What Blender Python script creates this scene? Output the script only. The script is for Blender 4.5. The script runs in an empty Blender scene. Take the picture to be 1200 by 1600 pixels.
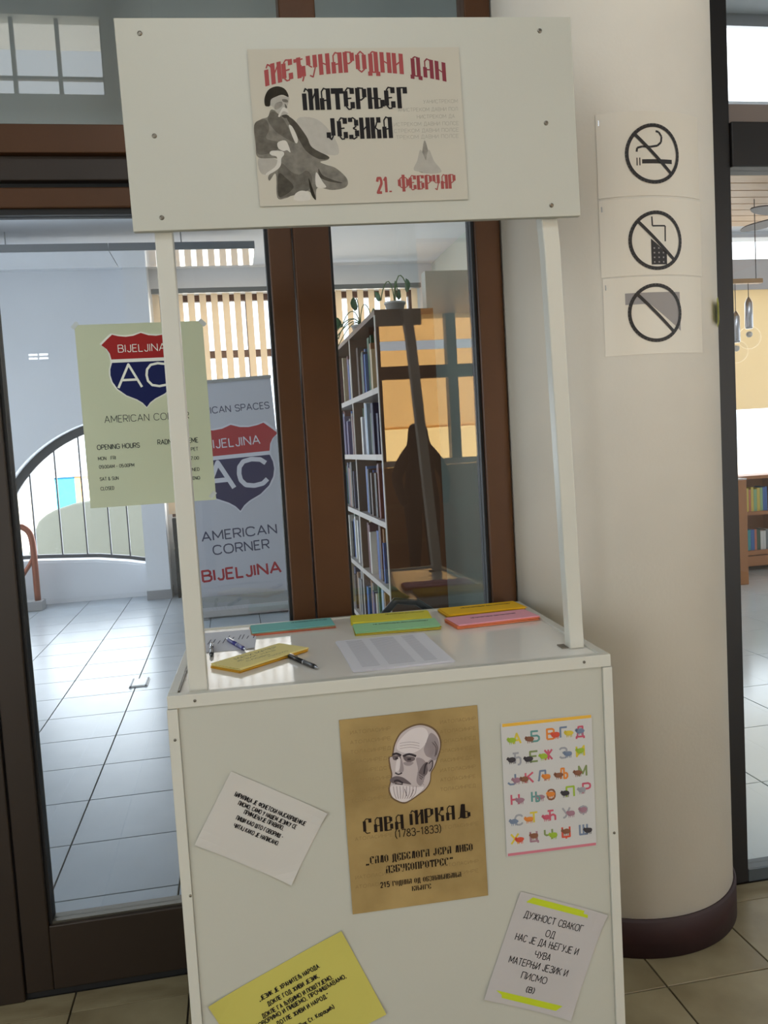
import bpy, math, random
from mathutils import Matrix, Vector
random.seed(7)
PI = math.pi
SC = bpy.context.scene
COL = SC.collection

def L(r, g, b):                                   # 8-bit sRGB to linear
    f = lambda c: (c/255/12.92) if c/255 <= .04045 else ((c/255+.055)/1.055)**2.4
    return (f(r), f(g), f(b), 1.0)

# ------------------------------------------------------------------ camera
CAM_H = 1.5
yaw, pitch, roll = math.radians(10.0355), math.radians(4.4533), math.radians(3.3340)
F = Vector((math.sin(yaw)*math.cos(pitch), math.cos(yaw)*math.cos(pitch), -math.sin(pitch)))
R0 = Vector((math.cos(yaw), -math.sin(yaw), 0)); U0 = R0.cross(F)
R1 = R0*math.cos(roll) - U0*math.sin(roll); U1 = U0*math.cos(roll) + R0*math.sin(roll)
cd = bpy.data.cameras.new('camera'); cam = bpy.data.objects.new('camera', cd); COL.objects.link(cam)
cd.sensor_fit = 'HORIZONTAL'; cd.sensor_width = 36; cd.lens = 36*1321.55/1200
cd.clip_start = .02; cd.clip_end = 200
M = Matrix((R1, U1, -F)).transposed().to_4x4(); M.translation = (0, 0, CAM_H)
cam.matrix_world = M
SC.camera = cam

# ------------------------------------------------------------------ world, sun, daylight at the windows, added fill lamps, exposure
w = bpy.data.worlds.new('overcast_sky'); SC.world = w; w.use_nodes = True
bg = w.node_tree.nodes['Background']
bg.inputs[0].default_value = (.86, .93, 1.0, 1); bg.inputs[1].default_value = 2.6

def sun(strength, elev, azim, angle=1.0, color=(1, .93, .8)):
    l = bpy.data.lights.new('sun', 'SUN'); l.energy = strength; l.angle = math.radians(angle); l.color = color
    o = bpy.data.objects.new('sun', l); COL.objects.link(o)
    o.rotation_euler = (math.radians(90-elev), 0, math.radians(azim)); o.location = (0, -20, 20)
sun(24.0, 38, 14)

def area_light(name, loc, look, sx, sy, power, color=(.9, .95, 1.0), portal=False):
    l = bpy.data.lights.new(name, 'AREA'); l.shape = 'RECTANGLE'; l.size = sx; l.size_y = sy
    l.energy = power; l.color = color
    if portal: l.cycles.is_portal = True
    o = bpy.data.objects.new(name, l); COL.objects.link(o); o.location = loc
    o.rotation_euler = Vector(look).to_track_quat('-Z', 'Y').to_euler()
    return o
# added foyer fill lamps, unseen, at the sides and in the back corners
area_light('fill_foyer_left', (-3.9, -1.4, 1.75), (1, .15, 0), 4.4, 3.1, 112, (.93, .98, .97))
area_light('fill_foyer_right', (4.9, -.2, 1.75), (-1, .1, 0), 3.0, 3.1, 42, (.93, .98, .97))
area_light('fill_foyer_back_right', (4.42, -4.9, 1.55), (-.35, 1, 0), 1.2, 2.7, 92, (.95, .98, .96))
area_light('fill_foyer_back_left', (-3.35, -4.9, 1.55), (.3, 1, 0), 1.2, 2.7, 68, (.95, .98, .96))
# hall behind the glass: arched window, blinds window, and an added fill on the left
area_light('daylight_arch', (-1.8, 10.0, 1.2), (0, -1, -.12), 1.7, 1.5, 44, (.82, .91, 1.0))
area_light('daylight_blinds', (.76, 9.56, 2.05), (0, -1, -.05), 2.8, 2.3, 62, (1, .97, .92))
area_light('fill_hall_left', (-3.9, 6.0, 1.9), (1, 0, -.1), 5.0, 2.2, 120, (.82, .91, 1.0))
# reading room on the right: window light, and an added fill from the side
area_light('daylight_reading_room', (5.5, 8.2, 2.2), (-.2, -1, -.2), 4.0, 2.2, 48, (.84, .93, 1.0))
area_light('fill_reading_room_side', (8.8, 5.5, 2.0), (-1, 0, -.1), 4.0, 2.4, 42, (.84, .93, 1.0))

SC.view_settings.view_transform = 'Standard'; SC.view_settings.look = 'None'
SC.view_settings.gamma = 1; SC.view_settings.use_curve_mapping = False
SC.view_settings.exposure = 0.0
SC.cycles.use_denoising = True
SC.cycles.max_bounces = 10; SC.cycles.transparent_max_bounces = 24
SC.cycles.sample_clamp_indirect = 6.0
SC.cycles.caustics_reflective = False; SC.cycles.caustics_refractive = False

# ------------------------------------------------------------------ materials
MATS = {}
def mat(name, col, rough=.6, metal=0, spec=.5, noise=0.0, nscale=6.0, col2=None, bump=0.0, bscale=60, transl=0.0, emit=0, coat=0):
    if name in MATS: return MATS[name]
    m = bpy.data.materials.new(name); m.use_nodes = True; nt = m.node_tree; N = nt.nodes; K = nt.links
    p = N['Principled BSDF']; out = N['Material Output']
    p.inputs['Base Color'].default_value = col; p.inputs['Roughness'].default_value = rough
    p.inputs['Metallic'].default_value = metal; p.inputs['Specular IOR Level'].default_value = spec
    if coat: p.inputs['Coat Weight'].default_value = coat; p.inputs['Coat Roughness'].default_value = .04
    tc = N.new('ShaderNodeTexCoord')
    if noise or col2:
        t = N.new('ShaderNodeTexNoise'); t.inputs['Scale'].default_value = nscale; t.inputs['Detail'].default_value = 5
        K.new(tc.outputs['Object'], t.inputs['Vector'])
        mx = N.new('ShaderNodeMix'); mx.data_type = 'RGBA'
        c2 = col2 or tuple(max(0, c*(1-noise)) for c in col[:3]) + (1,)
        mx.inputs['A'].default_value = col; mx.inputs['B'].default_value = c2
        rp = N.new('ShaderNodeValToRGB'); rp.color_ramp.elements[0].position = .35; rp.color_ramp.elements[1].position = .7
        K.new(t.outputs['Fac'], rp.inputs['Fac']); K.new(rp.outputs['Color'], mx.inputs['Factor'])
        K.new(mx.outputs['Result'], p.inputs['Base Color'])
    if bump:
        t2 = N.new('ShaderNodeTexNoise'); t2.inputs['Scale'].default_value = bscale; t2.inputs['Detail'].default_value = 4
        K.new(tc.outputs['Object'], t2.inputs['Vector'])
        b = N.new('ShaderNodeBump'); b.inputs['Strength'].default_value = bump; b.inputs['Distance'].default_value = .01
        K.new(t2.outputs['Fac'], b.inputs['Height']); K.new(b.outputs['Normal'], p.inputs['Normal'])
    if transl:
        ts = N.new('ShaderNodeBsdfTranslucent'); ts.inputs['Color'].default_value = col
        ms = N.new('ShaderNodeMixShader'); ms.inputs[0].default_value = transl
        K.new(p.outputs[0], ms.inputs[1]); K.new(ts.outputs[0], ms.inputs[2]); K.new(ms.outputs[0], out.inputs['Surface'])
    if emit:
        p.inputs['Emission Color'].default_value = col; p.inputs['Emission Strength'].default_value = emit
    MATS[name] = m; return m

def wood(name, c1, c2, scale=(1, 1, 12), rough=.45):
    if name in MATS: return MATS[name]
    m = mat(name, c1, rough); nt = m.node_tree; N = nt.nodes; K = nt.links
    tc = N.new('ShaderNodeTexCoord'); mp = N.new('ShaderNodeMapping'); mp.inputs['Scale'].default_value = scale
    t = N.new('ShaderNodeTexNoise'); t.inputs['Scale'].default_value = 6; t.inputs['Detail'].default_value = 6; t.inputs['Distortion'].default_value = .6
    mx = N.new('ShaderNodeMix'); mx.data_type = 'RGBA'; mx.inputs['A'].default_value = c1; mx.inputs['B'].default_value = c2
    K.new(tc.outputs['Object'], mp.inputs['Vector']); K.new(mp.outputs[0], t.inputs['Vector'])
    K.new(t.outputs['Fac'], mx.inputs['Factor']); K.new(mx.outputs['Result'], N['Principled BSDF'].inputs['Base Color'])
    return m

def glass(name, tint=(.975, .985, .985, 1), gain=1.5, base=0.0):
    if name in MATS: return MATS[name]
    m = bpy.data.materials.new(name); m.use_nodes = True; nt = m.node_tree; N = nt.nodes; K = nt.links
    N.remove(N['Principled BSDF']); out = N['Material Output']
    tr = N.new('ShaderNodeBsdfTransparent'); tr.inputs[0].default_value = tint
    gl = N.new('ShaderNodeBsdfGlossy'); gl.inputs['Roughness'].default_value = 0.0
    gl.inputs['Color'].default_value = (1, 1, 1, 1)
    fr = N.new('ShaderNodeFresnel'); fr.inputs['IOR'].default_value = 1.52
    ge = N.new('ShaderNodeNewGeometry'); io = N.new('ShaderNodeMath'); io.operation = 'MULTIPLY_ADD'   # thin pane: same Fresnel on both faces
    io.inputs[1].default_value = 1/1.52-1.52; io.inputs[2].default_value = 1.52
    K.new(ge.outputs['Backfacing'], io.inputs[0]); K.new(io.outputs[0], fr.inputs['IOR'])
    mu = N.new('ShaderNodeMath'); mu.operation = 'MULTIPLY_ADD'; mu.inputs[1].default_value = gain; mu.inputs[2].default_value = base; mu.use_clamp = True
    ms = N.new('ShaderNodeMixShader')
    K.new(fr.outputs[0], mu.inputs[0]); K.new(mu.outputs[0], ms.inputs[0])
    K.new(tr.outputs[0], ms.inputs[1]); K.new(gl.outputs[0], ms.inputs[2]); K.new(ms.outputs[0], out.inputs['Surface'])
    MATS[name] = m; return m

def objcolor(name, rough=.5):                     # colour taken from the object's own colour (book covers, alike things)
    m = mat(name, (1, 1, 1, 1), rough); N = m.node_tree.nodes
    oi = N.new('ShaderNodeObjectInfo'); m.node_tree.links.new(oi.outputs['Color'], N['Principled BSDF'].inputs['Base Color'])
    return m

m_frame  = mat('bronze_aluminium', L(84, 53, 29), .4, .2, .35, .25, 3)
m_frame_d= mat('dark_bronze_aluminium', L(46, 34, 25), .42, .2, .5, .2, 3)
m_gasket = mat('black_rubber', L(14, 13, 15), .6)
m_glass  = glass('door_glass')
m_glassc = glass('clear_glass', (.97, .98, .98, 1), 1.0)
m_plast  = mat('painted_plaster', L(236, 230, 220), .75, noise=.1, nscale=2.2, bump=.06, bscale=90)
m_base   = mat('maroon_baseboard', L(46, 20, 23), .6, noise=.2, nscale=9)
m_wall   = mat('white_wall_paint', L(222, 224, 228), .8, noise=.04, nscale=1.5)
m_wallw  = mat('foyer_wall_paint', L(206, 206, 202), .8, noise=.05, nscale=1.5)
m_ceil   = mat('ceiling_paint', L(226, 228, 232), .85, noise=.03, nscale=1)
m_stand  = mat('white_laminate', L(188, 187, 176), .42, noise=.03, nscale=3, bump=.02, bscale=120)
m_top    = mat('glossy_white_laminate', L(240, 236, 228), .12, noise=.04, nscale=3)
m_trim   = mat('white_edge_profile', L(202, 200, 190), .35)
m_screw  = mat('screw_metal', L(120, 115, 105), .35, .9)
m_slot   = mat('screw_slot', L(40, 38, 36), .6)
m_stain= mat('foot_dirt', L(120, 112, 100), .8)  # grey-brown of the dirt stain by the post foot
m_tile_f = mat('beige_floor_tile', L(158, 146, 116), .3, noise=.22, nscale=5, col2=L(124, 110, 82))
m_tile_h = mat('grey_porcelain_tile', L(160, 169, 178), .28, noise=.1, nscale=4, bump=.02, bscale=25)
m_tile_r = mat('pale_floor_tile', L(206, 214, 216), .16, noise=.06, nscale=2)
m_grout  = mat('dark_grout', L(66, 58, 50), .9)
m_black  = mat('black_plastic', L(18, 18, 20), .35)
m_white  = mat('white_paper', L(236, 233, 232), .7, noise=.02, nscale=4)

# ------------------------------------------------------------------ mesh helpers
class MB:
    def __init__(s): s.v = []; s.f = []; s.m = []
    def add(s, vs, fs, mi=0):
        b = len(s.v); s.v += [tuple(p) for p in vs]
        for q in fs: s.f.append(tuple(b+i for i in q)); s.m.append(mi)
        return s
    def box(s, x0, x1, y0, y1, z0, z1, mi=0):
        vs = [(x, y, z) for z in (z0, z1) for y in (y0, y1) for x in (x0, x1)]
        return s.add(vs, [(0, 2, 3, 1), (4, 5, 7, 6), (0, 1, 5, 4), (2, 6, 7, 3), (0, 4, 6, 2), (1, 3, 7, 5)], mi)
    def poly(s, pts, z=0, mi=0):
        return s.add([(p[0], p[1], z) for p in pts], [tuple(range(len(pts)))], mi)
    def prism(s, pts, z0, z1, mi=0, fn=None):     # outline in xy, extruded in z; fn maps each point
        n = len(pts); vs = [(p[0], p[1], z0) for p in pts] + [(p[0], p[1], z1) for p in pts]
        if fn: vs = [fn(*p) for p in vs]
        fs = [tuple(range(n))[::-1], tuple(range(n, 2*n))] + [(i, (i+1) % n, n+(i+1) % n, n+i) for i in range(n)]
        return s.add(vs, fs, mi)
    def tube(s, path, r, n=10, mi=0, caps=True):
        P = [Vector(p) for p in path]; rs = r if isinstance(r, (list, tuple)) else [r]*len(P)
        vs = []; up = None
        for i, p in enumerate(P):
            d = (P[min(i+1, len(P)-1)] - P[max(i-1, 0)]).normalized()
            if up is None: up = d.orthogonal().normalized()
            up = (up - d*up.dot(d)).normalized(); sd = d.cross(up)
            for k in range(n):
                a = 2*PI*k/n; vs.append(p + (up*math.cos(a) + sd*math.sin(a))*rs[i])
        fs = [(i*n+k, i*n+(k+1) % n, (i+1)*n+(k+1) % n, (i+1)*n+k) for i in range(len(P)-1) for k in range(n)]
        if caps: fs += [tuple(range(n))[::-1], tuple(range((len(P)-1)*n, len(P)*n))]
        return s.add(vs, fs, mi)
    def lathe(s, prof, c=(0, 0, 0), n=24, mi=0, a0=0, a1=2*PI, caps=True):
        full = abs(a1-a0-2*PI) < 1e-6; k = n if full else n+1
        vs = [(c[0]+r*math.cos(a0+(a1-a0)*i/n), c[1]+r*math.sin(a0+(a1-a0)*i/n), c[2]+z) for (r, z) in prof for i in range(k)]
        fs = []
        for j in range(len(prof)-1):
            for i in range(n):
                i2 = (i+1) % k
                fs.append((j*k+i, j*k+i2, (j+1)*k+i2, (j+1)*k+i))
        if full and caps: fs += [tuple(range(k))[::-1], tuple(range((len(prof)-1)*k, len(prof)*k))]
        return s.add(vs, fs, mi)
    def ball(s, c, r, n=12, mi=0, sc=(1, 1, 1)):
        prof = [(max(1e-4, math.sin(PI*i/n)), -math.cos(PI*i/n)) for i in range(n+1)]
        vs = [(c[0]+q*r*sc[0]*math.cos(2*PI*k/n), c[1]+q*r*sc[1]*math.sin(2*PI*k/n), c[2]+z*r*sc[2]) for q, z in prof for k in range(n)]
        return s.add(vs, [(j*n+i, j*n+(i+1) % n, (j+1)*n+(i+1) % n, (j+1)*n+i) for j in range(n) for i in range(n)], mi)
    def build(s, name, mats, parent=None, smooth=False, bevel=0, loc=None):
        me = bpy.data.meshes.new(name); me.from_pydata(s.v, [], s.f)
        for q in (mats if isinstance(mats, (list, tuple)) else [mats]): me.materials.append(q)
        for p, i in zip(me.polygons, s.m): p.material_index = i; p.use_smooth = smooth
        me.validate(); me.update()
        o = bpy.data.objects.new(name, me); COL.objects.link(o)
        if parent is not None: o.parent = parent
        if loc: o.location = loc
        if bevel:
            b = o.modifiers.new('bevel', 'BEVEL'); b.width = bevel; b.segments = 2; b.limit_method = 'ANGLE'
        return o

def box(name, x0, x1, y0, y1, z0, z1, m, parent=None, bevel=0):
    return MB().box(x0, x1, y0, y1, z0, z1).build(name, m, parent, bevel=bevel)
def empty(name, loc=(0, 0, 0), rz=0):
    o = bpy.data.objects.new(name, None); COL.objects.link(o); o.location = loc; o.rotation_euler = (0, 0, rz)
    o.empty_display_size = .05; return o
def tag(o, label=None, cat=None, group=None, kind=None):
    if label: o['label'] = label
    if cat: o['category'] = cat
    if group: o['group'] = group
    if kind: o['kind'] = kind
    return o
def struct(o, label=None): o['kind'] = 'structure'; (o.__setitem__('label', label) if label else None); return o
def clone(o, parent, loc, scale=None, rot=None):
    c = o.copy(); COL.objects.link(c); c.parent = parent; c.location = loc
    if scale: c.scale = scale
    if rot: c.rotation_euler = rot
    return c

# ------------------------------------------------------------------ lettering: a stroke alphabet drawn as flat print
RND = '.5,1 .8,.94 .96,.75 1,.5 .96,.25 .8,.06 .5,0 .2,.06 .04,.25 0,.5 .04,.75 .2,.94 .5,1'
CEE = '1,.8 .82,.95 .5,1 .2,.94 .04,.75 0,.5 .04,.25 .2,.06 .5,0 .82,.05 1,.2'
PL = {'А':'0,0 .5,1 1,0|.18,.33 .82,.33','Б':'.9,1 0,1 0,0 .75,0 1,.15 1,.4 .75,.55 0,.55',
'В':'0,0 0,1 .7,1 .92,.87 .92,.67 .7,.54 0,.54|.7,.54 1,.4 1,.14 .75,0 0,0','Г':'0,0 0,1 .9,1',
'Д':'0,-.2 0,0 1,0 1,-.2|.12,0 .3,1 .85,1 .85,0','Ђ':'0,1 .8,1|.3,1 .3,0|.3,.5 .75,.6 1,.45 1,.05 .85,-.15 .6,-.15',
'Е':'1,1 0,1 0,0 1,0|0,.52 .85,.52','Ж':'.5,0 .5,1|0,1 .5,.5 0,0|1,1 .5,.5 1,0',
'З':'0,.85 .25,1 .7,1 .95,.85 .95,.65 .7,.53 .35,.53|.7,.53 1,.4 1,.15 .75,0 .25,0 0,.15','И':'0,1 0,0 1,1 1,0',
'Ј':'1,1 1,.2 .8,0 .3,0 0,.2','К':'0,0 0,1|1,1 0,.45|.3,.6 1,0','Л':'0,0 .12,.1 .3,1 1,1 1,0',
'Љ':'0,0 .1,.1 .2,1 .55,1 .55,0 .85,0 1,.15 1,.4 .85,.52 .55,.52','М':'0,0 0,1 .5,.25 1,1 1,0','Н':'0,0 0,1|1,0 1,1|0,.5 1,.5',
'Њ':'0,0 0,1|0,.5 .55,.5|.55,1 .55,0 .85,0 1,.15 1,.38 .85,.5 .55,.5','О':RND,'П':'0,0 0,1 1,1 1,0',
'Р':'0,0 0,1 .7,1 .95,.9 1,.73 .95,.56 .7,.46 0,.46','С':CEE,'Т':'0,1 1,1|.5,1 .5,0','Ћ':'0,1 .8,1|.3,1 .3,0|.3,.5 .75,.6 1,.45 1,0',
'У':'0,1 .5,.4|1,1 .4,.1 .2,0 .05,.03','Ф':'.5,0 .5,1|.5,.85 .2,.85 0,.7 0,.4 .2,.25 .8,.25 1,.4 1,.7 .8,.85 .5,.85',
'Х':'0,0 1,1|0,1 1,0','Ц':'0,1 0,0 .85,0 .85,1|.85,0 1,0 1,-.2','Ч':'0,1 0,.55 .2,.42 1,.5|1,1 1,0',
'Џ':'0,1 0,0 1,0 1,1|.5,0 .5,-.2','Ш':'0,1 0,0 1,0 1,1|.5,0 .5,1','D':'0,0 0,1 .55,1 .85,.87 1,.5 .85,.13 .55,0 0,0',
'G':'1,.8 .82,.95 .5,1 .2,.94 .04,.75 0,.5 .04,.25 .2,.06 .5,0 .85,.06 1,.25 1,.48 .6,.48','I':'0,0 0,1','L':'0,1 0,0 1,0',
'N':'0,0 0,1 1,0 1,1','R':'0,0 0,1 .7,1 .95,.9 1,.73 .95,.56 .7,.46 0,.46|.5,.46 1,0',
'S':'1,.82 .75,1 .25,1 0,.85 0,.65 .2,.54 .8,.46 1,.33 1,.15 .75,0 .25,0 0,.18','U':'0,1 0,.25 .2,0 .8,0 1,.25 1,1','V':'0,1 .5,0 1,1',
'Z':'0,1 1,1 0,0 1,0','F':'1,1 0,1 0,0|0,.52 .8,.52','0':'.5,1 .85,.9 1,.7 1,.3 .85,.1 .5,0 .15,.1 0,.3 0,.7 .15,.9 .5,1',
'1':'.1,.8 .55,1 .55,0','2':'0,.75 .2,1 .8,1 1,.8 1,.6 0,0 1,0','3':'0,.85 .25,1 .7,1 .95,.85 .95,.65 .7,.53 .35,.53|.7,.53 1,.4 1,.15 .75,0 .25,0 0,.15',
'5':'.95,1 .1,1 .05,.55 .7,.6 1,.45 1,.15 .75,0 .2,0 0,.12','7':'0,1 1,1 .35,0',
'8':'.5,1 .85,.9 .9,.7 .5,.53 .1,.7 .15,.9 .5,1|.5,.53 1,.35 .95,.1 .5,0 .05,.1 0,.35 .5,.53','9':'1,.65 .8,.45 .2,.45 0,.65 0,.85 .2,1 .8,1 1,.85 1,.3 .8,0 .2,0',
'.':'0,0 0,.1',',':'.3,.08 0,-.15','-':'0,.45 1,.45','–':'0,.45 1,.45','„':'.2,.08 0,-.15|.8,.08 .6,-.15','”':'.3,1 .1,.75|.9,1 .7,.75','(':'1,1.1 0,.75 0,.2 1,-.15',')':'0,1.1 1,.75 1,.2 0,-.15',
'&':'1,0 .15,.75 .2,.95 .45,1 .65,.85 .55,.65 .1,.4 0,.2 .2,0 .6,0 1,.4','$':'.5,.2 .5,.8|.3,.5 .7,.5',
'а':'.9,0 .9,.7|.9,.55 .6,.7 .2,.6 .05,.35 .2,.05 .6,0 .9,.15','к':'0,0 0,.7|.9,.7 0,.3|.3,.42 .9,0','р':'0,-.3 0,.7|0,.55 .4,.7 .9,.55 .9,.15 .4,0 0,.12','џ':'0,.7 0,0 .9,0 .9,.7|.45,0 .45,-.2','и':'0,.7 0,0 .9,.7 .9,0','ћ':'0,0 0,1|-.2,.85 .5,.85|0,.45 .5,.6 .9,.45 .9,0','с':'.9,.6 .5,.7 .1,.55 0,.35 .1,.1 .5,0 .9,.1','т':'0,.7 .9,.7|.45,.7 .45,0','у':'0,.7 .45,.1|.9,.7 .3,-.3','в':'0,0 0,.7 .7,.65 .7,.4 0,.37|.7,.37 .9,.2 .7,0 0,0'}
for a, b in zip('ABCEHIJKMOPTX', 'АВСЕНIЈКМОРТХ'): PL.setdefault(a, PL[b])
PL['Y'] = '0,1 .5,.5 1,1|.5,.5 .5,0'
PW = {'I':.02,'.':.04,',':.12,'-':.35,'–':.5,'1':.4,'М':.74,'M':.74,'Ж':.8,'Ш':.74,'Ф':.74,'Љ':.85,'Њ':.85,'О':.7,'O':.78,'C':.7,'(':.2,')':.2,'Ј':.38,'J':.38,'L':.42,'E':.46,'„':.3,'”':.3,'$':.3,'G':.72,'A':.68,'N':.62,'Д':.64}
# old-style Slavonic display letters: heavy stems, hairline joins (a * marks a hairline)
SL = {'М':'0,0 0,.78|.5,0 .5,1|1,0 1,1|*0,.84 .12,1 .3,.92 .5,.7|*.5,.35 1,.95','Е':'0,.14 0,.86|*0,.86 .3,1 .8,.97|.85,1 .85,.72|*0,.5 .75,.52|*0,.14 .3,0 .7,.02|.85,.04 .85,.34',
'Ђ':'.35,0 .35,1|*-.05,.86 .9,.9|-.02,.95 -.02,.78|*.35,.5 .7,.6|.9,.55 .9,.05|*.9,.05 .7,-.18','У':'0,1 0,.55|*0,.55 .45,.42|.85,1 .85,.4|*.85,.4 .5,-.05 .1,.05','Н':'0,0 0,1|.9,0 .9,1|*0,.6 .9,.42',
'А':'.9,0 .9,1|.05,0 .05,.55|*.05,.55 .05,.85 .35,1 .9,.92|*.05,.42 .9,.46','Р':'0,0 0,1|*0,1 .8,.97|.88,.95 .88,.55|*.88,.55 .4,.42 0,.5','О':'0,.15 0,.85|.85,.15 .85,.85|*0,.85 .42,1 .85,.85|*0,.15 .42,0 .85,.15',
'Д':'.1,0 .1,.9|.8,0 .8,1|*.1,.9 .4,1 .8,.97|*-.05,0 .98,0|-.05,.03 -.05,-.18|.98,.03 .98,-.18','И':'0,0 0,1|.9,0 .9,1|*0,.35 .9,.65','Т':'.5,0 .5,1|*-.05,.96 1.05,.96|-.02,1 -.02,.74|1.02,1 1.02,.74',
'Њ':'0,0 0,1|.5,0 .5,1|*0,.5 .5,.5|*.5,.5 .9,.46|1,.42 1,.1|*1,.08 .5,.02','Г':'.1,0 .1,1|*.1,.97 .9,.97|.92,1 .92,.7','Ј':'.7,.18 .7,1|*.7,.18 .4,0 .1,.1|.05,.08 .05,.34',
'З':'*.05,.95 .4,1 .8,.9|.85,.9 .85,.62|*.85,.6 .35,.5|*.35,.5 .85,.42|.88,.4 .88,.12|*.88,.1 .4,0 .05,.06|.02,1 .02,.8|.02,0 .02,.2','К':'0,0 0,1|*0,.5 .4,.55 .8,.95|.85,1 .85,.74|*.3,.52 .7,.4|.85,.42 .85,0',
'Ф':'.5,-.1 .5,1.08|0,.3 0,.75|1,.3 1,.75|*0,.75 .25,.88 .75,.88 1,.75|*0,.3 .25,.18 .75,.18 1,.3','Б':'0,0 0,1|*0,.97 .85,.97|.85,1 .85,.78|*0,.5 .8,.55|.85,.48 .85,.1|*.85,.06 0,.02','С':'0,.14 0,.86|*0,.86 .3,1 .8,.97|.85,1 .85,.72|*0,.14 .3,0 .8,.02',
'В':'0,0 0,1|*0,.98 .8,.95|.8,.92 .8,.62|*.8,.58 0,.5|.88,.46 .88,.1|*.88,.05 0,.02','Љ':'*.0,.02 .2,.1|.28,.05 .45,1|.55,0 .55,1|*.4,1 .55,.98|*.55,.5 .95,.44|1,.4 1,.1|*1,.06 .55,.02','Л':'*0,.02 .2,.1|.2,.05 .45,1|.85,0 .85,1|*.45,1 .85,.97',
'П':'0,0 0,1|.9,0 .9,1|*0,.97 .9,.97','Ж':'.5,0 .5,1|0,1 0,.65|1,1 1,.65|*0,.65 1,.35|*1,.65 0,.35|0,.35 0,0|1,.35 1,0',' ':''}
def glyph_strokes(ch, style):
    src = (SL if style == 'slav' else PL); g = src.get(ch) or PL.get(ch)
    if g is None: return []
    out = []
    for st in g.split('|'):
        if not st: continue
        thin = st[0] == '*'; st = st.lstrip('*')
        out.append((thin, [tuple(map(float, p.split(','))) for p in st.split()]))
    return out
def ribbon(mb, pts, wd, z, fn, lay=0):
    for i in range(len(pts)-1):
        a = Vector(pts[i]); b = Vector(pts[i+1]); d = b-a
        if d.length < 1e-9: continue
        d.normalize(); n = Vector((-d.y, d.x))*wd/2
        a2 = a; b2 = b
        zq = z + (i % 2)*.00003 + lay*.00009
        q = [fn(p.x, p.y) for p in (a2-n, b2-n, b2+n, a2+n)]
        closed = (Vector(pts[0])-Vector(pts[-1])).length < 1e-6
        if i > 0 or closed:
            c = [fn(a.x+wd*.5*math.cos(k*PI/4+.39), a.y+wd*.5*math.sin(k*PI/4+.39)) for k in range(8)]
            mb.add([(p[0], p[1], zq+.00006) for p in c], [tuple(range(8))])
        mb.add([(p[0], p[1], zq) for p in q], [(0, 1, 2, 3)])
def letter(mb, text, cx, cy, h, width=None, style='plain', wt=.14, z=.001, fn=None, slant=0, gap=None, anchor='c'):
    """text centred on (cx, cy), cap height h, squeezed or spread to the given width"""
    fn = fn or (lambda x, y: (x, y))
    gp = gap if gap is not None else (.2 if style == 'plain' else .26)
    x = 0; items = []
    for ch in text:
        if ch == ' ': x += .46; continue
        wd = (PW.get(ch, .56) if style == 'plain' else (.72 if ch in 'МФЊЉЖ' else .4 if ch in '1.,„”()' else .44))
        if style != 'plain' and ch in '.,': wd = .1
        items.append((ch, x, wd)); x += wd + gp
    tot = x - gp; sx = h if width is None else width/tot
    x0 = cx - tot*sx/2 if anchor == 'c' else cx
    for ch, gx, wd in items:
        for si, (thin, pts) in enumerate(glyph_strokes(ch, style)):
            P = [(x0 + (gx + p[0]*wd)*sx + slant*(p[1]-.5)*h, cy - h/2 + p[1]*h) for p in pts]
            ribbon(mb, P, (wt*.32 if thin else wt)*(min(h, sx*1.35) if style == 'plain' else min(h, sx*1.25)), z, fn, si)
    return mb
def affine(TL, TR, BL, wd, ht):                   # drawing units of a print -> metres on its sheet
    ax = Vector(TR)-Vector(TL); ay = Vector(BL)-Vector(TL); det = ax.x*ay.y-ax.y*ay.x
    def f(x, y):
        dx, dy = x-TL[0], y-TL[1]
        s = (dx*ay.y-dy*ay.x)/det; t = (ax.x*dy-ax.y*dx)/det
        return ((s-.5)*wd, (.5-t)*ht)
    return f
def smooth(pts, k=5, closed=True):
    n = len(pts); out = []
    for i in range(n if closed else n-1):
        p0, p1, p2, p3 = [Vector(pts[(i+j) % n] if closed else pts[max(0, min(n-1, i+j))]) for j in (-1, 0, 1, 2)]
        for s in range(k):
            t = s/k
            out.append(.5*((2*p1)+(p2-p0)*t+(2*p0-5*p1+4*p2-p3)*t*t+(3*p1-p0-3*p2+p3)*t**3))
    return [(p.x, p.y) for p in out]
# ================================================================== THE SETTING
def pbox(parent, name, x0, x1, y0, y1, z0, z1, m, bevel=0):       # a box given in world metres, parented to an unrotated thing
    a, b, c = parent.location
    return box(name, x0-a, x1-a, y0-b, y1-b, z0-c, z1-c, m, parent, bevel)

# floor: slab with every tile laid on it
floor = struct(box('floor', -4.2, 9.2, -5.2, 10.0, -.14, -.012, m_grout))
def tiles(x0, nx, y0, ny, p, m, gap, keep=None, ymax=1e9):
    proto = None
    for j in range(ny):
        for i in range(nx):
            x, y = x0+i*p, y0+j*p
            if keep and not keep(x+p/2, y+p/2): continue
            hgt = min(y+p, ymax)-y
            if proto is None:
                proto = MB().box(gap/2, p-gap/2, gap/2, p-gap/2, 0, .012).build('floor_tile', m, floor, bevel=.0012, loc=(x, y, -.012)); o = proto
            else: o = clone(proto, floor, (x, y, -.012))
            if hgt < p: o.scale = (1, hgt/p, 1)
tiles(-.54-3*.32, 17, 2.345-8*.32, 9, .32, m_tile_f, .005, ymax=2.435)
tiles(-.728-7*.444, 14, 2.976-.444, 16, .444, m_tile_h, .006, keep=lambda x, y: x < (1.6 if y < 4 else 2.1))
tiles(1.5, 13, 2.54, 10, .6, m_tile_r, .005, keep=lambda x, y: x > (1.6 if y < 3.9 else 2.2))
box('floor_screed', -4.1, 5.1, -5.1, 2.345-8*.32-.005, -.012, 0, m_tile_f, floor)
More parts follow.
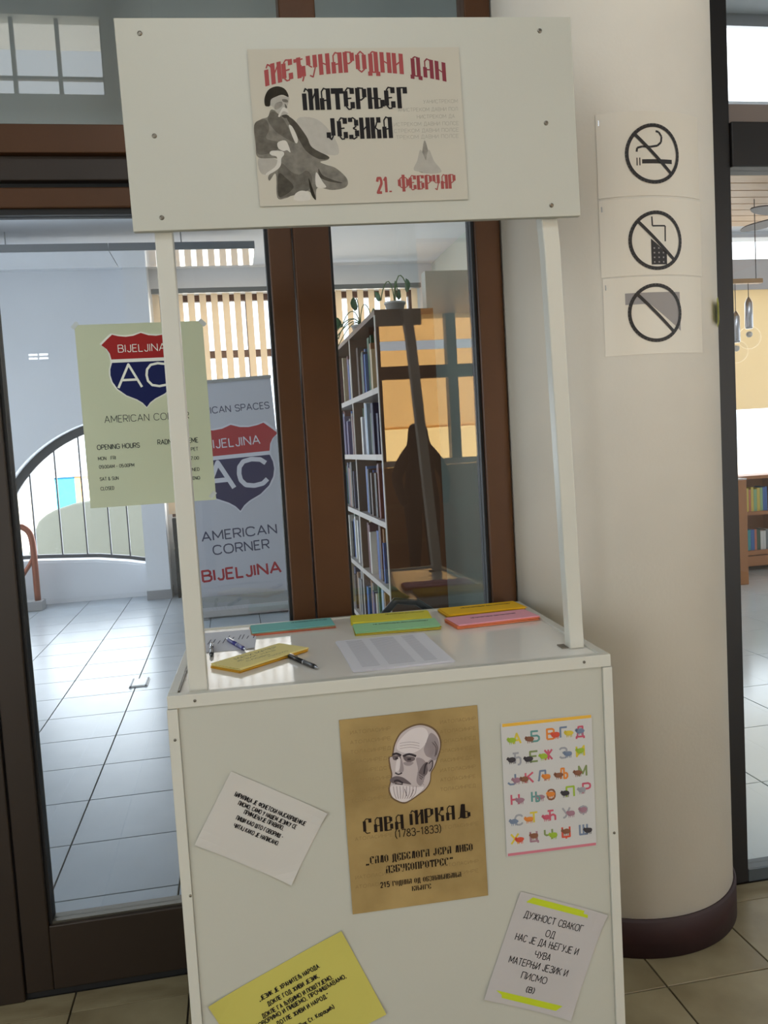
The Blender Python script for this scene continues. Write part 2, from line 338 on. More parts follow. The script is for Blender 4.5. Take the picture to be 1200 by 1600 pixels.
ground = struct(box('ground', -60, 60, -60, 90, -1.5, -1.2, mat('pale_paving', L(190, 188, 180), .9, noise=.1, nscale=1)))

# foyer shell
wf = MB()
wf.box(-4.1, -.8, 2.44, 2.56, 0, 7.3); wf.box(-.8, 3.3, 2.44, 2.56, 3.2, 7.3); wf.box(3.3, 5.1, 2.44, 2.56, 0, 7.3)
struct(wf.build('wall_front', m_wallw))
struct(box('wall_left', -4.2, -4.1, -5.2, 2.56, 0, 7.3, m_wallw))
struct(box('wall_right', 5.1, 5.2, -5.2, 2.44, 0, 7.3, m_wallw))
wb = MB()
for x0, x1, z0, z1 in ((-4.2, -3.4, 0, 7.3), (-3.4, -1.06, 0, 5.5), (-3.4, -1.06, 6.32, 7.3), (-1.06, 1.7, 0, 7.3), (1.7, 3.7, 0, 1.31), (1.7, 3.7, 3.05, 7.3), (3.7, 5.2, 0, 7.3)):
    wb.box(x0, x1, -5.2, -5.0, z0, z1)
struct(wb.build('wall_back', m_wallw))
struct(box('ceiling', -4.4, 5.4, -8.0, 2.6, 7.3, 7.5, m_ceil))  # runs on outside as an added eave keeping sun off the high window
m_woodc = wood('warm_wood_ceiling', L(196, 142, 84), L(160, 104, 56), (1, 14, 1))
gal = struct(box('trim_1', 1.2, 5.1, -5.0, -1.5, 3.06, 3.4, m_ceil), 'gallery slab with a warm wooden underside')
box('wood_lining', 1.2, 5.1, -5.0, -1.5, 3.03, 3.06, m_woodc, gal)
# window behind the viewer with yellow blinds (seen mirrored in the glass)
m_blind_lo = mat('yellow_blind_cloth', (.97, .82, .56, 1), .8, transl=.85)
m_blind_hi = mat('ochre_blind_cloth', (.9, .7, .44, 1), .8, transl=.8)
m_brownw = wood('brown_window_wood', L(88, 52, 30), L(64, 36, 20), (1, 1, 10))
win = struct(empty('window_1', (2.7, -5.0, 1.31)), 'brown window with drawn yellow blinds')
for x in (1.7, 2.63, 3.1, 3.58): pbox(win, 'mullion', x, x+.12, -5.12, -4.98, 1.31, 3.05, m_brownw)
pbox(win, 'rail', 1.82, 3.58, -5.12, -4.99, 2.28, 2.43, m_brownw); pbox(win, 'blind', 1.8, 3.6, -5.13, -5.125, 2.42, 2.63, m_blind_hi); pbox(win, 'blind', 1.8, 3.6, -5.13, -5.125, 2.74, 3.05, m_blind_hi)
pbox(win, 'blind', 1.8, 3.6, -5.13, -5.125, 1.69, 2.3, m_blind_hi); pbox(win, 'blind', 1.8, 3.6, -5.14, -5.135, 1.31, 1.72, m_blind_lo)
win = struct(empty('window_2', (-2.2, -5.0, 5.5)), 'high window with arched panes')
for i in range(6): pbox(win, 'glazing_bar', -3.4+i*.468-.02, -3.4+i*.468+.02, -5.12, -5.06, 5.5, 6.32, m_frame)
pbox(win, 'glazing_bar', -3.4, -1.06, -5.12, -5.06, 5.68, 5.71, m_frame)
for k, (x0, x1, y0, y1) in enumerate(((-4.09, -4.05, -3.7, .9), (5.05, 5.09, -1.8, 1.4))):  # bare frames on solid walls, added round the side fill lamps
    win = struct(empty('window_%d' % (3+k), ((x0+x1)/2, (y0+y1)/2, .12)), 'added window frame round an unseen foyer side fill lamp')
    pbox(win, 'window_frame', x0, x1, y0-.08, y0, .04, 3.48, m_frame); pbox(win, 'window_frame', x0, x1, y1, y1+.08, .04, 3.48, m_frame)
    pbox(win, 'window_frame', x0, x1, y0, y1, .04, .12, m_frame); pbox(win, 'window_frame', x0, x1, y0, y1, 3.4, 3.48, m_frame)

for k, (x0, x1) in enumerate(((3.8, 5.04), (-3.97, -2.73))):  # frames added round the back fill lamps, clear of the mirrored view
    win = struct(empty('window_%d' % (13+k), ((x0+x1)/2, -4.97, .15)), 'added window frame round an unseen foyer back fill lamp')
    for a in ((x0-.06, x0, .1, 3.0), (x1, x1+.06, .1, 3.0), (x0, x1, .1, .16), (x0, x1, 2.94, 3.0)): pbox(win, 'window_frame', a[0], a[1], -4.99, -4.95, a[2], a[3], m_frame)

# glazed bronze facade: left door leaf, mullions, fixed pane, transom, overlight panes
YF, YB = 2.43, 2.50
d1 = struct(empty('door_1', (-.23, 2.465, 0)), 'glazed door leaf in dark bronze frame')
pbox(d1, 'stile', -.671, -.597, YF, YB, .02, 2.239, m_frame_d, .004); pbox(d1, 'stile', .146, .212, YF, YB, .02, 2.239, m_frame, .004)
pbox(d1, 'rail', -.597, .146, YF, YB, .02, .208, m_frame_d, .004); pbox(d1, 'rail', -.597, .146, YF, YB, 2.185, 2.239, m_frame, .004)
for a in ((-.597, -.588, .208, 2.185), (.137, .146, .208, 2.185)): pbox(d1, 'gasket', a[0], a[1], YF+.012, YB-.012, a[2], a[3], m_gasket)
pbox(d1, 'gasket', -.588, .137, YF+.012, YB-.012, .208, .214, m_screw); pbox(d1, 'gasket', -.588, .137, YF+.012, YB-.012, 2.17, 2.185, m_gasket)
pbox(d1, 'pane', -.588, .137, 2.460, 2.466, .214, 2.17, m_glass)
t2 = struct(empty('trim_2', (0, 2.465, 0)), 'dark bronze frame of the glazed wall')
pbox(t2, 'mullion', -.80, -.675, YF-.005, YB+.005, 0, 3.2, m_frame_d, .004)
pbox(t2, 'mullion', .216, .318, YF-.005, YB+.005, 0, 3.2, m_frame, .004)
pbox(t2, 'mullion', .746, .822, YF-.005, YB+.005, 0, 3.2, m_frame, .004)
pbox(t2, 'transom', -.675, .216, YF-.03, YB+.01, 2.318, 2.392, m_frame, .003)
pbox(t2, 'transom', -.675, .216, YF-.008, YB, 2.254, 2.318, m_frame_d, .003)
pbox(t2, 'transom', .318, .746, YF-.01, YB, 2.25, 2.392, m_frame, .003)
pbox(t2, 'gasket', -.675, .216, YF+.02, YB-.02, 2.236, 2.256, m_gasket)  # black strip standing in for the shadow in the gap above the door
pbox(t2, 'head_rail', -.675, .746, YF, YB, 3.1, 3.2, m_frame)
pbox(t2, 'sill_rail', .318, .746, YF, YB, 0, .12, m_frame, .003)
pbox(t2, 'threshold', -.675, .216, YF+.01, YB, 0, .016, m_gasket)
for x0, x1 in ((.318, .326), (.737, .746)): pbox(t2, 'gasket', x0, x1, YF+.01, YB-.01, .12, 2.25, m_gasket)
wn = struct(empty('window_5', (.53, 2.465, .12)), 'fixed pane beside the column'); pbox(wn, 'pane', .326, .737, 2.460, 2.466, .12, 2.25, m_glass)
wn = struct(empty('window_6', (-.23, 2.465, 2.392)), 'overlight pane above the door'); pbox(wn, 'pane', -.675, .216, 2.460, 2.466, 2.392, 3.1, m_glass)
wn = struct(empty('window_7', (.53, 2.465, 2.392)), 'overlight pane beside the column'); pbox(wn, 'pane', .318, .746, 2.460, 2.466, 2.392, 3.1, m_glass)
# right-hand glazing beyond the column
m_blackf = mat('black_aluminium', L(24, 21, 22), .4, .2)
t3 = struct(empty('trim_3', (2.4, 2.465, 0)), 'black frame of the reading room glazing')
pbox(t3, 'mullion', 1.49, 1.578, 2.44, 2.52, 0, 3.2, m_blackf, .003); pbox(t3, 'mullion', 3.2, 3.3, 2.44, 2.52, 0, 3.2, m_blackf)
pbox(t3, 'transom', 1.578, 3.2, 2.43, 2.52, 2.293, 2.428, m_blackf, .004); pbox(t3, 'transom_strip', 1.578, 3.2, 2.45, 2.5, 2.428, 2.487, mat('grey_brown_profile', L(116, 104, 98), .5), .002)
pbox(t3, 'sill_rail', 1.578, 3.2, 2.44, 2.5, 0, .045, mat('grey_steel_rail', L(84, 92, 98), .4, .5), .003); pbox(t3, 'head_rail', 1.578, 3.2, 2.44, 2.52, 3.1, 3.2, m_blackf)
wn = struct(empty('window_8', (2.4, 2.465, .045)), 'reading room glazing right of the column'); pbox(wn, 'pane', 1.578, 3.2, 2.47, 2.476, .045, 2.293, m_glassc)
wn = struct(empty('window_9', (2.4, 2.465, 2.487)), 'reading room overlight right of the column'); pbox(wn, 'pane', 1.578, 3.2, 2.47, 2.476, 2.487, 3.1, m_glassc)

# round plastered column with maroon skirting
CC = (1.155, 2.475); CR = .33
colm = struct(MB().lathe([(CR, 0), (CR, 7.29)], (CC[0], CC[1], 0), 96).build('column', m_plast, smooth=True), 'round cream plastered column')
for p in colm.data.polygons: p.use_smooth = abs(p.normal.z) < .5
sk = struct(MB().lathe([(CR+.009, .002), (CR+.009, .108), (CR+.004, .115), (CR, .115)], (CC[0], CC[1], 0), 96).build('baseboard_column', m_base, smooth=True), 'dark maroon skirting round the column foot')
for p in sk.data.polygons: p.use_smooth = abs(p.normal.z) < .5

# hall behind the glass
ARC = (-1.083, .443, 1.55)
def zbot(x):
    K = [(-2.7, .47), (-2.1, .456), (-1.52, .422), (-1.2, .375), (-.9, .31)]
    for (a, b), (c, d) in zip(K, K[1:]):
        if a <= x <= c: return b+(d-b)*(x-a)/(c-a)
    return .45
def hexa(mb, x0, x1, y0, y1, za0, za1, zb0, zb1, mi=0):
    vs = [(x0, y0, za0), (x1, y0, zb0), (x1, y1, zb0), (x0, y1, za0), (x0, y0, za1), (x1, y0, zb1), (x1, y1, zb1), (x0, y1, za1)]
    mb.add(vs, [(0, 3, 2, 1), (4, 5, 6, 7), (0, 1, 5, 4), (1, 2, 6, 5), (2, 3, 7, 6), (3, 0, 4, 7)], mi)
wh = MB(); wh.box(-4.1, ARC[0]-ARC[2], 9.6, 9.95, 0, 3.55)
XS = [ARC[0]-ARC[2]*math.cos(PI/2*i/40) for i in range(41)]
ztop = lambda x: ARC[1]+math.sqrt(max(0, ARC[2]**2-(x-ARC[0])**2))
XS = [x for x in XS if x < -.95] + [-.95]
for a, b in zip(XS, XS[1:]):
    hexa(wh, a, b, 9.6, 9.95, ztop(a), 3.55, ztop(b), 3.55); hexa(wh, a, b, 9.6, 9.95, 0, zbot(a), 0, zbot(b))
wh.box(-.95, -.68, 9.6, 9.95, 0, 3.55); wh.box(-.68, 2.2, 9.6, 9.95, 0, .85); wh.box(-.68, 2.2, 9.6, 9.95, 3.27, 3.55); wh.box(2.2, 2.5, 9.6, 9.95, 0, 3.55)
struct(wh.build('wall_hall_back', m_wall), 'white hall end wall with an arched opening')
struct(box('wall_hall_left', -4.2, -4.1, 2.56, 9.95, 0, 3.55, m_wall)); struct(box('ceiling_hall', -4.2, 2.5, 2.56, 9.95, 3.55, 3.75, m_ceil))
wp = MB(); wp.box(1.45, 1.53, 2.56, 4.05, 0, 3.55); wp.box(.985, 2.5, 4.05, 4.13, 0, 2.33); wp.box(1.45, 2.5, 4.05, 4.13, 2.33, 3.55); wp.box(2.42, 2.5, 4.13, 9.6, 0, 3.55)
struct(wp.build('wall_hall_right', mat('pale_green_grey_panel', L(186, 196, 190), .6, noise=.05, nscale=2)), 'pale grey green partition behind the fixed pane')
struct(box('trim_5', -4.1, 1.45, 3.5, 3.62, 2.72, 3.55, mat('grey_bulkhead', L(206, 214, 212), .7, noise=.05, nscale=2)), 'grey bulkhead beam across the hall behind the overlights')
# arched window joinery
m_darkbar = mat('dark_grey_glazing', L(52, 54, 60), .45, .3)
wa = struct(empty('window_10', (-1.8, 9.9, .43)), 'arched hall window with thin dark glazing bars')
arc = [(ARC[0]-ARC[2]*math.cos(a), ARC[1]+ARC[2]*math.sin(a)) for a in [math.radians(2+i*4) for i in range(23)]]
fa = MB()
for (x0, z0), (x1, z1) in zip(arc, arc[1:]):
    k = (ARC[2]-.09)/ARC[2]; q = [(x0, z0), (x1, z1), (ARC[0]+(x1-ARC[0])*k, ARC[1]+(z1-ARC[1])*k), (ARC[0]+(x0-ARC[0])*k, ARC[1]+(z0-ARC[1])*k)]
    if q[1][0] > -.95: break
    fa.add([(x+1.8, y, z-.43) for y in (-.09, -.04) for x, z in q], [(0, 1, 2, 3), (7, 6, 5, 4), (0, 4, 5, 1), (2, 6, 7, 3), (1, 5, 6, 2), (0, 3, 7, 4)])
fa.build('window_frame', m_darkbar, wa)
for x in (-2.42, -2.18, -1.907, -1.643, -1.388, -1.186, -1.0): pbox(wa, 'glazing_bar', x-.007, x+.007, 9.83, 9.87, zbot(x), min(ztop(x), 3.4), m_darkbar)
sl = MB()
for a, b in zip(XS, XS[1:]): hexa(sl, a+1.8, b+1.8, -.28, 0, zbot(a)-.43, zbot(a)-.405, zbot(b)-.43, zbot(b)-.405)
sl.build('window_sill', m_wall, wa)
bt = MB()
for a, b in zip(XS, XS[1:]): hexa(bt, a+1.8, b+1.8, -.075, -.03, zbot(a)-.405, zbot(a)-.365, zbot(b)-.405, zbot(b)-.365)
bt.build('bottom_rail', m_darkbar, wa)
# hall pillar
pl = struct(box('trim_4', -.97, -.73, 9.29, 9.6, .1, 3.55, m_wall), 'white hall pier beside the arch'); 
box('skirting_tile', -.98, -.72, 9.275, 9.6, 0, .1, mat('grey_skirting_tile', L(150, 150, 152), .4), pl)
# blinds window joinery
wv = struct(empty('window_11', (.76, 9.7, .85)), 'wide hall window behind vertical blinds')
for x in (-.68, .28, 1.24, 2.14): pbox(wv, 'mullion', x, x+.06, 9.66, 9.74, .85, 3.27, m_brownw)
for z in (.85, 2.58, 3.2): pbox(wv, 'rail', -.62, 2.14, 9.665, 9.735, z, z+.08, m_brownw)

# reading room on the right
wr = MB(); wr.box(2.5, 4.2, 8.4, 8.6, 0, 3.9); wr.box(4.2, 8.2, 8.4, 8.6, 0, .95); wr.box(4.2, 8.2, 8.4, 8.6, 2.95, 3.27); wr.box(4.2, 8.2, 8.4, 8.6, 3.5, 3.9); wr.box(8.2, 9.1, 8.4, 8.6, 0, 3.9)
struct(wr.build('wall_reading_room_back', m_wall)); struct(box('wall_reading_room_right', 9.1, 9.2, 2.44, 8.6, 0, 3.9, m_wall))
struct(box('wall_reading_room_front', 5.1, 9.1, 2.44, 2.56, 0, 3.9, m_wall)); struct(box('wall_reading_room_left', 2.5, 2.56, 4.13, 8.4, 0, 3.9, m_wall))
cr = struct(box('ceiling_reading_room', 1.45, 9.2, 2.56, 8.6, 3.56, 3.9, m_ceil))
for i in range(12): box('ceiling_plank', 2.6, 9.0, 5.55+i*.2, 5.55+i*.2+.186, 3.5, 3.56, wood('pale_wood_plank', L(206, 168, 124), L(176, 136, 94), (1, 10, 1)), cr, .004)
ww = struct(empty('window_12', (6.2, 8.5, .95)), 'bright reading room window with a drawn cream blind')
for x in (4.2, 5.2, 6.7, 8.12): pbox(ww, 'mullion', x, x+.08, 8.44, 8.54, .95, 2.95, m_wall)
pbox(ww, 'blind', 4.25, 8.15, 8.41, 8.415, 1.67, 2.95, mat('cream_blind_cloth', L(244, 230, 202), .8, transl=.6))
# ================================================================== THINGS
def paper(name, col, transl=0.0, rough=.75): return mat(name, col, rough, spec=.25, noise=.03, nscale=5, transl=transl)
INK = mat('black_ink', L(30, 27, 28), .7, spec=.2)
INKG = mat('grey_ink', L(96, 94, 92), .7, spec=.2)
RED = mat('crimson_ink', L(142, 44, 50), .7, spec=.2)

# ---------------- promotional stand
SO = Vector((-.159, 1.738, 0)); SA = -.03764; SM = Matrix.Translation(SO) @ Matrix.Rotation(SA, 4, 'Z')
stand = tag(empty('promotional_stand', SO, SA), 'white promotional stand with counter, two posts and a header board', 'stand')
box('front_panel', .018, .922, 0, .016, .0, .996, m_stand, stand)
for x0 in (.004, .920): box('side_panel', x0, x0+.016, .018, .66, 0, .996, m_stand, stand)
box('inner_shelf', .02, .92, .03, .64, .45, .468, m_stand, stand)
box('counter_top', .016, .924, .014, .655, .998, 1.016, m_top, stand)
for nm, a in (('edge_trim', (-.002, .942, -.005, .017, .994, 1.021)), ('edge_trim', (-.002, .017, .017, .66, .994, 1.021)), ('edge_trim', (.923, .942, .017, .66, .994, 1.021)), ('edge_trim', (-.002, .942, .655, .67, .994, 1.019)),
              ('edge_trim', (-.004, .0175, -.006, .018, 0, .993)), ('edge_trim', (.9225, .944, -.006, .018, 0, .993))):
    box(nm, *a, m_trim, stand, .0015)
def screw(parent, x, y, z, r=.0048):
    s = MB().lathe([(r, 0), (r*.9, .0016), (r*.5, .0022)], (0, 0, 0), 14).build('screw', m_screw, parent)
    s.location = (x, y, z); s.rotation_euler = (PI/2, 0, 0)
    return s
for x, z in ((.053, 1.007), (.881, 1.009)): screw(stand, x, -.005, z, .0032)
for x, z in ((.008, .93), (.014, .60), (.934, .62)): screw(stand, x, -.006, z, .003)
def post(levels):
    mb = MB(); vs = []
    for u0, u1, w0, w1, z in levels: vs += [(u0, w0, z), (u1, w0, z), (u1, w1, z), (u0, w1, z)]
    n = len(levels); fs = [(3, 2, 1, 0), tuple(range(4*n-4, 4*n))]
    for i in range(n-1):
        for k in range(4): fs.append((4*i+k, 4*i+(k+1) % 4, 4*i+4+(k+1) % 4, 4*i+4+k))
    return mb.add(vs, fs).build('post', m_trim, stand, bevel=.003)
post([(.040, .078, .022, .058, 1.0162), (.042, .0765, .019, .055, 1.9), (.042, .0765, .018, .054, 2.31)])
post([(.883, .917, .083, .118, 1.0162), (.842, .878, .026, .061, 1.9), (.832, .868, .018, .053, 2.0), (.830, .866, .018, .053, 2.31)])
MB().box(.868, .884, .095, .13, 1.0162, 1.0185).build('foot_stain', m_stain, stand)
box('edge_strip', .0175, .0205, .03, .33, 1.0162, 1.0215, m_screw, stand)
sg = MB().box(-.4555, .4555, -.008, .008, -.2, .2).build('header_board', m_stand, stand, bevel=.0015)
sg.location = (.457, .009, 2.1495); sg.rotation_euler = (0, -math.radians(.78), 0)
for x, z in ((.048, 2.315), (.058, 2.124), (.058, 1.969), (.845, 2.327), (.848, 2.144), (.850, 1.978)): screw(sg, x-.457, -.008, z-2.1495-(x-.457)*.0136)

# ---------------- sheets of paper
def sheet(name, label, M4, wd, ht, m, cat='poster', lift=0, th=.0007, group=None, corners=(1, 1, 1, 1)):
    n = 10; mb = MB(); top = []; bot = []
    for j in range(n+1):
        for i in range(n+1):
            x, y = (i/n-.5), (j/n-.5)
            z = 0
            if lift:
                for (sx, sy), c in zip(((-1, 1), (1, 1), (1, -1), (-1, -1)), corners):
                    d = max(0, (sx*x+sy*y)-.72); z += lift*c*(d/.28)**1.6
            top.append((x*wd, y*ht, z+th)); bot.append((x*wd, y*ht, z))
    N1 = n+1; mb.v = top+bot; k = N1*N1
    for j in range(n):
        for i in range(n):
            a = j*N1+i; q = (a, a+1, a+N1+1, a+N1); mb.f.append(q); mb.m.append(0); mb.f.append(tuple(k+c for c in q[::-1])); mb.m.append(0)
    ring = [i for i in range(N1)] + [j*N1+n for j in range(1, N1)] + [n*N1+i for i in range(n-1, -1, -1)] + [j*N1 for j in range(n-1, 0, -1)]
    for a, b in zip(ring, ring[1:]+ring[:1]): mb.f.append((b, a, k+a, k+b)); mb.m.append(0)
    o = mb.build(name, m); o.matrix_world = M4
    return tag(o, label, cat, group)
RX = Matrix.Rotation(PI/2, 4, 'X')
def on_stand(u, z, ang=0, w=-.0018): return SM @ Matrix.Translation((u, w, z)) @ RX @ Matrix.Rotation(math.radians(ang), 4, 'Z')
def on_counter(u, w_, ang=0, z=1.0166): return SM @ Matrix.Translation((u, w_, z)) @ Matrix.Rotation(math.radians(ang), 4, 'Z')
def upright(x, y, z, ang=0): return Matrix.Translation((x, y, z)) @ RX @ Matrix.Rotation(math.radians(ang), 4, 'Z')
def shape(parent, pts, m, fn, z, name='print', sm=True, k=5):
    P = smooth(pts, k) if sm else pts
    return MB().poly([fn(*p) for p in P], z).build(name, m, parent)
def rect(parent, name, x0, x1, y0, y1, z, m): return MB().poly([(x0, y0), (x1, y0), (x1, y1), (x0, y1)], z).build(name, m, parent)

# header poster
TP = sheet('printed_poster', 'cream landscape poster with red and black Cyrillic headline and seated man on the header board', on_stand(.461, 2.139, .9, -.0016), .423, .3, paper('cream_print_paper', L(190, 184, 170)))
fT = affine((388, 78), (717, 74), (403, 322), .423, .3)
def zt(x, y): return fT(360+x/3, 50+y/3)
def zm(x, y): return fT(380+x/6.667, 120+y/6.667)
pxm = .423/329
def title(text, x0, x1, yb, h, m, curve=0, wt=.17, parent=TP, zf=zt, unit=pxm/3, style='slav', gap=.26):
    """Slavonic headline between two drawing abscissae, optionally on an arc"""
    mb = MB(); c0 = zf((x0+x1)/2, yb); half = (x1-x0)/2*unit
    def fn(x, y):
        t = (x-c0[0])/half
        return (x, y - curve*unit*t*t)
    letter(mb, text, c0[0], c0[1]+h*unit/2, h*unit, (x1-x0)*unit, style, wt, .0011, fn, gap=gap)
    return mb.build('lettering', m, parent)
RED2 = mat('faded_crimson_ink', L(156, 74, 74), .7, spec=.2)
def arched(text, x0, x1, h, m):
    mb = MB(); a = zt(x0, 0)[0]; b = zt(x1, 0)[0]
    base = lambda xm: zt(0, 198)[1] - (((xm - zt(590, 0)[0])/(pxm/3*410))**2)*50*pxm/3
    def fn(x, y): return (x + (y)*(-(x-zt(560, 0)[0])*.0), base(x)+y)
    letter(mb, text, (a+b)/2, h*pxm/6, h*pxm/3, b-a, 'slav', .215, .0011, fn)
    return mb.build('lettering', m, TP)
arched('МЕЂУНАРОДНИ', 158, 790, 92, RED2); arched('ДАН', 838, 992, 86, mat('deep_crimson_ink', L(120, 34, 48), .7))
title('МАТЕРЊЕГ', 345, 820, 365, 96, INK, 0, .215); title('ЈЕЗИКА', 452, 748, 505, 96, INK, 0, .215)
title('21.', 680, 745, 762, 66, mat('brick_ink', L(150, 66, 62), .7), 0, .22); title('ФЕБРУАР', 785, 1052, 752, 66, mat('brick_ink', L(150, 66, 62), .7), 0, .22)
G = [mat('wash_%d' % i, L(v, v-5, v-14), .8, spec=.2, noise=.35 if v < 160 else .08, nscale=70) for i, v in enumerate((48, 78, 104, 126, 148, 168, 200, 174))]
dz = .0009
for i, (pts, g) in enumerate((
    ([(560, 430), (760, 450), (930, 640), (960, 820), (700, 760), (560, 560)], 7),
    ([(150, 840), (330, 860), (360, 960), (180, 1010)], 5),
    ([(110, 500), (180, 440), (250, 415), (290, 340), (400, 395), (490, 430), (600, 560), (660, 680), (720, 760), (860, 830), (860, 870), (780, 890), (830, 920), (940, 960), (1052, 1070), (1045, 1160), (900, 1190), (745, 1165), (725, 1285), (650, 1195), (510, 1225), (420, 1265), (330, 1255), (320, 1010), (255, 1080), (250, 1020), (370, 930), (340, 850), (145, 835), (120, 700)], 3),
    ([(112, 500), (180, 445), (235, 450), (262, 540), (230, 640), (350, 680), (335, 760), (150, 805), (122, 650)], 2),
    ([(440, 425), (520, 455), (640, 620), (700, 740), (875, 845), (770, 862), (640, 780), (560, 650)], 1),
    ([(250, 440), (300, 360), (390, 420), (450, 520), (520, 680), (430, 640), (320, 560)], 2),
    ([(380, 900), (480, 990), (560, 1020), (640, 980), (690, 1060), (650, 1185), (430, 1252), (345, 1240), (340, 1000)], 2),
    ([(350, 1010), (420, 1050), (500, 1150), (400, 1240), (340, 1230)], 1),
    ([(420, 760), (640, 820), (720, 950), (640, 980), (470, 930), (400, 850)], 3),
    ([(760, 955), (930, 965), (1050, 1080), (1030, 1160), (870, 1095), (775, 1040)], 3),
    ([(760, 960), (800, 1030), (900, 1080), (1010, 1120), (870, 1100), (770, 1050)], 1),
    ([(735, 1000), (800, 1100), (835, 1160), (735, 1150)], 6),
    ([(515, 1225), (580, 1190), (655, 1215), (662, 1290), (510, 1290)], 6),
    ([(655, 1060), (690, 1150), (730, 1290), (680, 1230)], 0),
    ([(462, 515), (500, 525), (552, 650), (525, 688)], 6),
    ([(285, 235), (330, 205), (460, 212), (466, 255), (445, 330), (462, 372), (430, 402), (380, 402), (330, 360), (300, 310), (262, 290)], 5),
    ([(330, 280), (390, 260), (400, 300), (350, 340), (320, 330)], 4), ([(400, 235), (450, 240), (455, 268), (410, 262)], 3), ([(425, 280), (450, 320), (430, 325)], 2),
    ([(222, 295), (222, 215), (265, 135), (350, 102), (430, 132), (465, 212), (400, 190), (330, 212), (285, 240), (275, 300), (250, 310)], 0),
    ([(355, 410), (385, 350), (412, 318), (452, 345), (460, 380), (420, 360), (395, 370), (375, 415)], 6), ([(390, 405), (440, 395), (470, 420), (420, 430)], 1),
    ([(348, 682), (430, 668), (474, 785), (440, 765), (400, 772), (350, 742)], 6),
    ([(262, 790), (290, 768), (390, 775), (408, 810), (380, 850), (372, 920), (330, 970), (235, 1020), (225, 1000), (310, 940), (338, 880), (330, 830), (280, 815)], 6))):
    shape(TP, pts, G[g], zm, dz + i*.00002, 'figure_print')
for i, (x, y, h2) in enumerate(((905, 515, 150), (885, 560, 100), (925, 560, 110))):
    shape(TP, [(x, y), (x+25, y+h2*.5), (x+60, y+h2), (x-30, y+h2), (x-15, y+h2*.5)], G[5 if i else 4], zt, .0009+i*.00002, 'figure_print')
mb = MB()
for k, (y, x0, x1) in enumerate(((330, 900, 1065), (368, 780, 1065), (402, 870, 1050), (437, 760, 1070), (468, 760, 1070), (498, 770, 1070))):
    c = zt((x0+x1)/2, y); letter(mb, 'УАНИСТРЕКОМ ДАВНИ ПОЛСЕ'[k:k+int((x1-x0)/14)], c[0], c[1], 16*pxm/3, (x1-x0)*pxm/3, 'plain', .13, .0009)
mb.build('lettering', mat('faint_grey_ink', L(162, 157, 146), .8), TP)

# parchment poster
SV = sheet('parchment_poster', 'brown parchment poster with the head of a bald bearded man and black Slavonic lettering', on_stand(.493, .7245, .4), .297, .424, mat('parchment_print', L(168, 142, 92), .6, spec=.3, noise=.2, nscale=7, col2=L(136, 112, 68)))
fS0 = affine((531, 1124), (745, 1099), (549, 1433), .297, .424)
def zs(x, y): return fS0(500+x/4.286, 1090+y/4.286)
us = .297/215.5/4.286
mb = MB()
for k in range(17):
    for a, b in ((205, 470), (800, 1040)) if k < 9 else ((230, 480), (800, 1060)):
        y = 215+k*66; c = zs((a+b)/2, y - (a-200)*.12)
        if k in (8, 9, 10, 12, 13, 14): continue
        letter(mb, 'ИАТОЛАСИНРЕДСТОМ'[k % 5:k % 5+10], c[0], c[1], 22*us, (b-a)*us, 'plain', .12, .0009)
mb.build('lettering', mat('faded_brown_ink', L(136, 112, 68), .8), SV)
SKN = [mat('portrait_tone_%d' % i, L(*c), .7, spec=.2) for i, c in enumerate(((60, 42, 34), (188, 176, 176), (150, 138, 140), (108, 96, 98), (60, 52, 56), (212, 202, 202)))]
head = [(485, 385), (500, 310), (540, 235), (610, 190), (680, 178), (750, 205), (790, 260), (797, 330), (775, 410), (755, 465), (735, 500), (728, 560), (700, 610), (650, 650), (600, 685), (560, 702), (510, 685), (475, 655), (462, 610), (472, 560), (480, 510), (470, 460), (464, 400)]
cx, cy = 630, 440
shape(SV, [(cx+(x-cx)*1.06, cy+(y-cy)*1.045) for x, y in head], mat('parchment_shadow_print', L(104, 80, 52), .7), zs, .00092, 'portrait_print')
def strokes(parent, lst, m, zf, unit, z, name='portrait_print'):
    for j, (pts, wd) in enumerate(lst):
        mb = MB(); ribbon(mb, [zf(*p) for p in smooth(pts, 3, False)+[pts[-1]]], wd*unit, z, lambda x, y: (x, y), j % 4); mb.build(name, m, parent)
for i, (pts, g) in enumerate(((head, 1), ([(545, 260), (610, 205), (690, 195), (720, 250), (680, 330), (600, 370), (520, 350), (512, 310)], 5), ([(700, 310), (735, 230), (785, 270), (793, 340), (770, 415), (735, 400), (705, 385), (690, 345)], 2),
    ([(640, 400), (700, 425), (700, 520), (670, 590), (640, 560), (650, 480)], 2), ([(655, 500), (690, 440), (718, 432), (714, 500), (690, 530), (668, 550)], 3), ([(716, 430), (752, 404), (752, 460), (730, 498), (716, 480)], 2),
    ([(484, 386), (530, 384), (533, 406), (505, 416), (486, 410)], 3), ([(558, 390), (622, 394), (628, 414), (590, 430), (560, 414)], 3), ([(556, 430), (620, 430), (600, 452), (566, 450)], 2),
    ([(536, 395), (548, 430), (556, 480), (542, 502), (526, 492), (533, 450)], 2), ([(512, 402), (530, 402), (528, 470), (512, 492), (500, 482)], 5),
    ([(466, 600), (490, 585), (560, 588), (640, 600), (690, 600), (640, 655), (560, 700), (505, 684), (474, 655)], 5),
    ([(462, 550), (492, 526), (528, 526), (562, 540), (606, 580), (560, 574), (520, 568), (485, 574)], 3))):
    shape(SV, pts, SKN[g], zs, .00095+i*.00002, 'portrait_print')
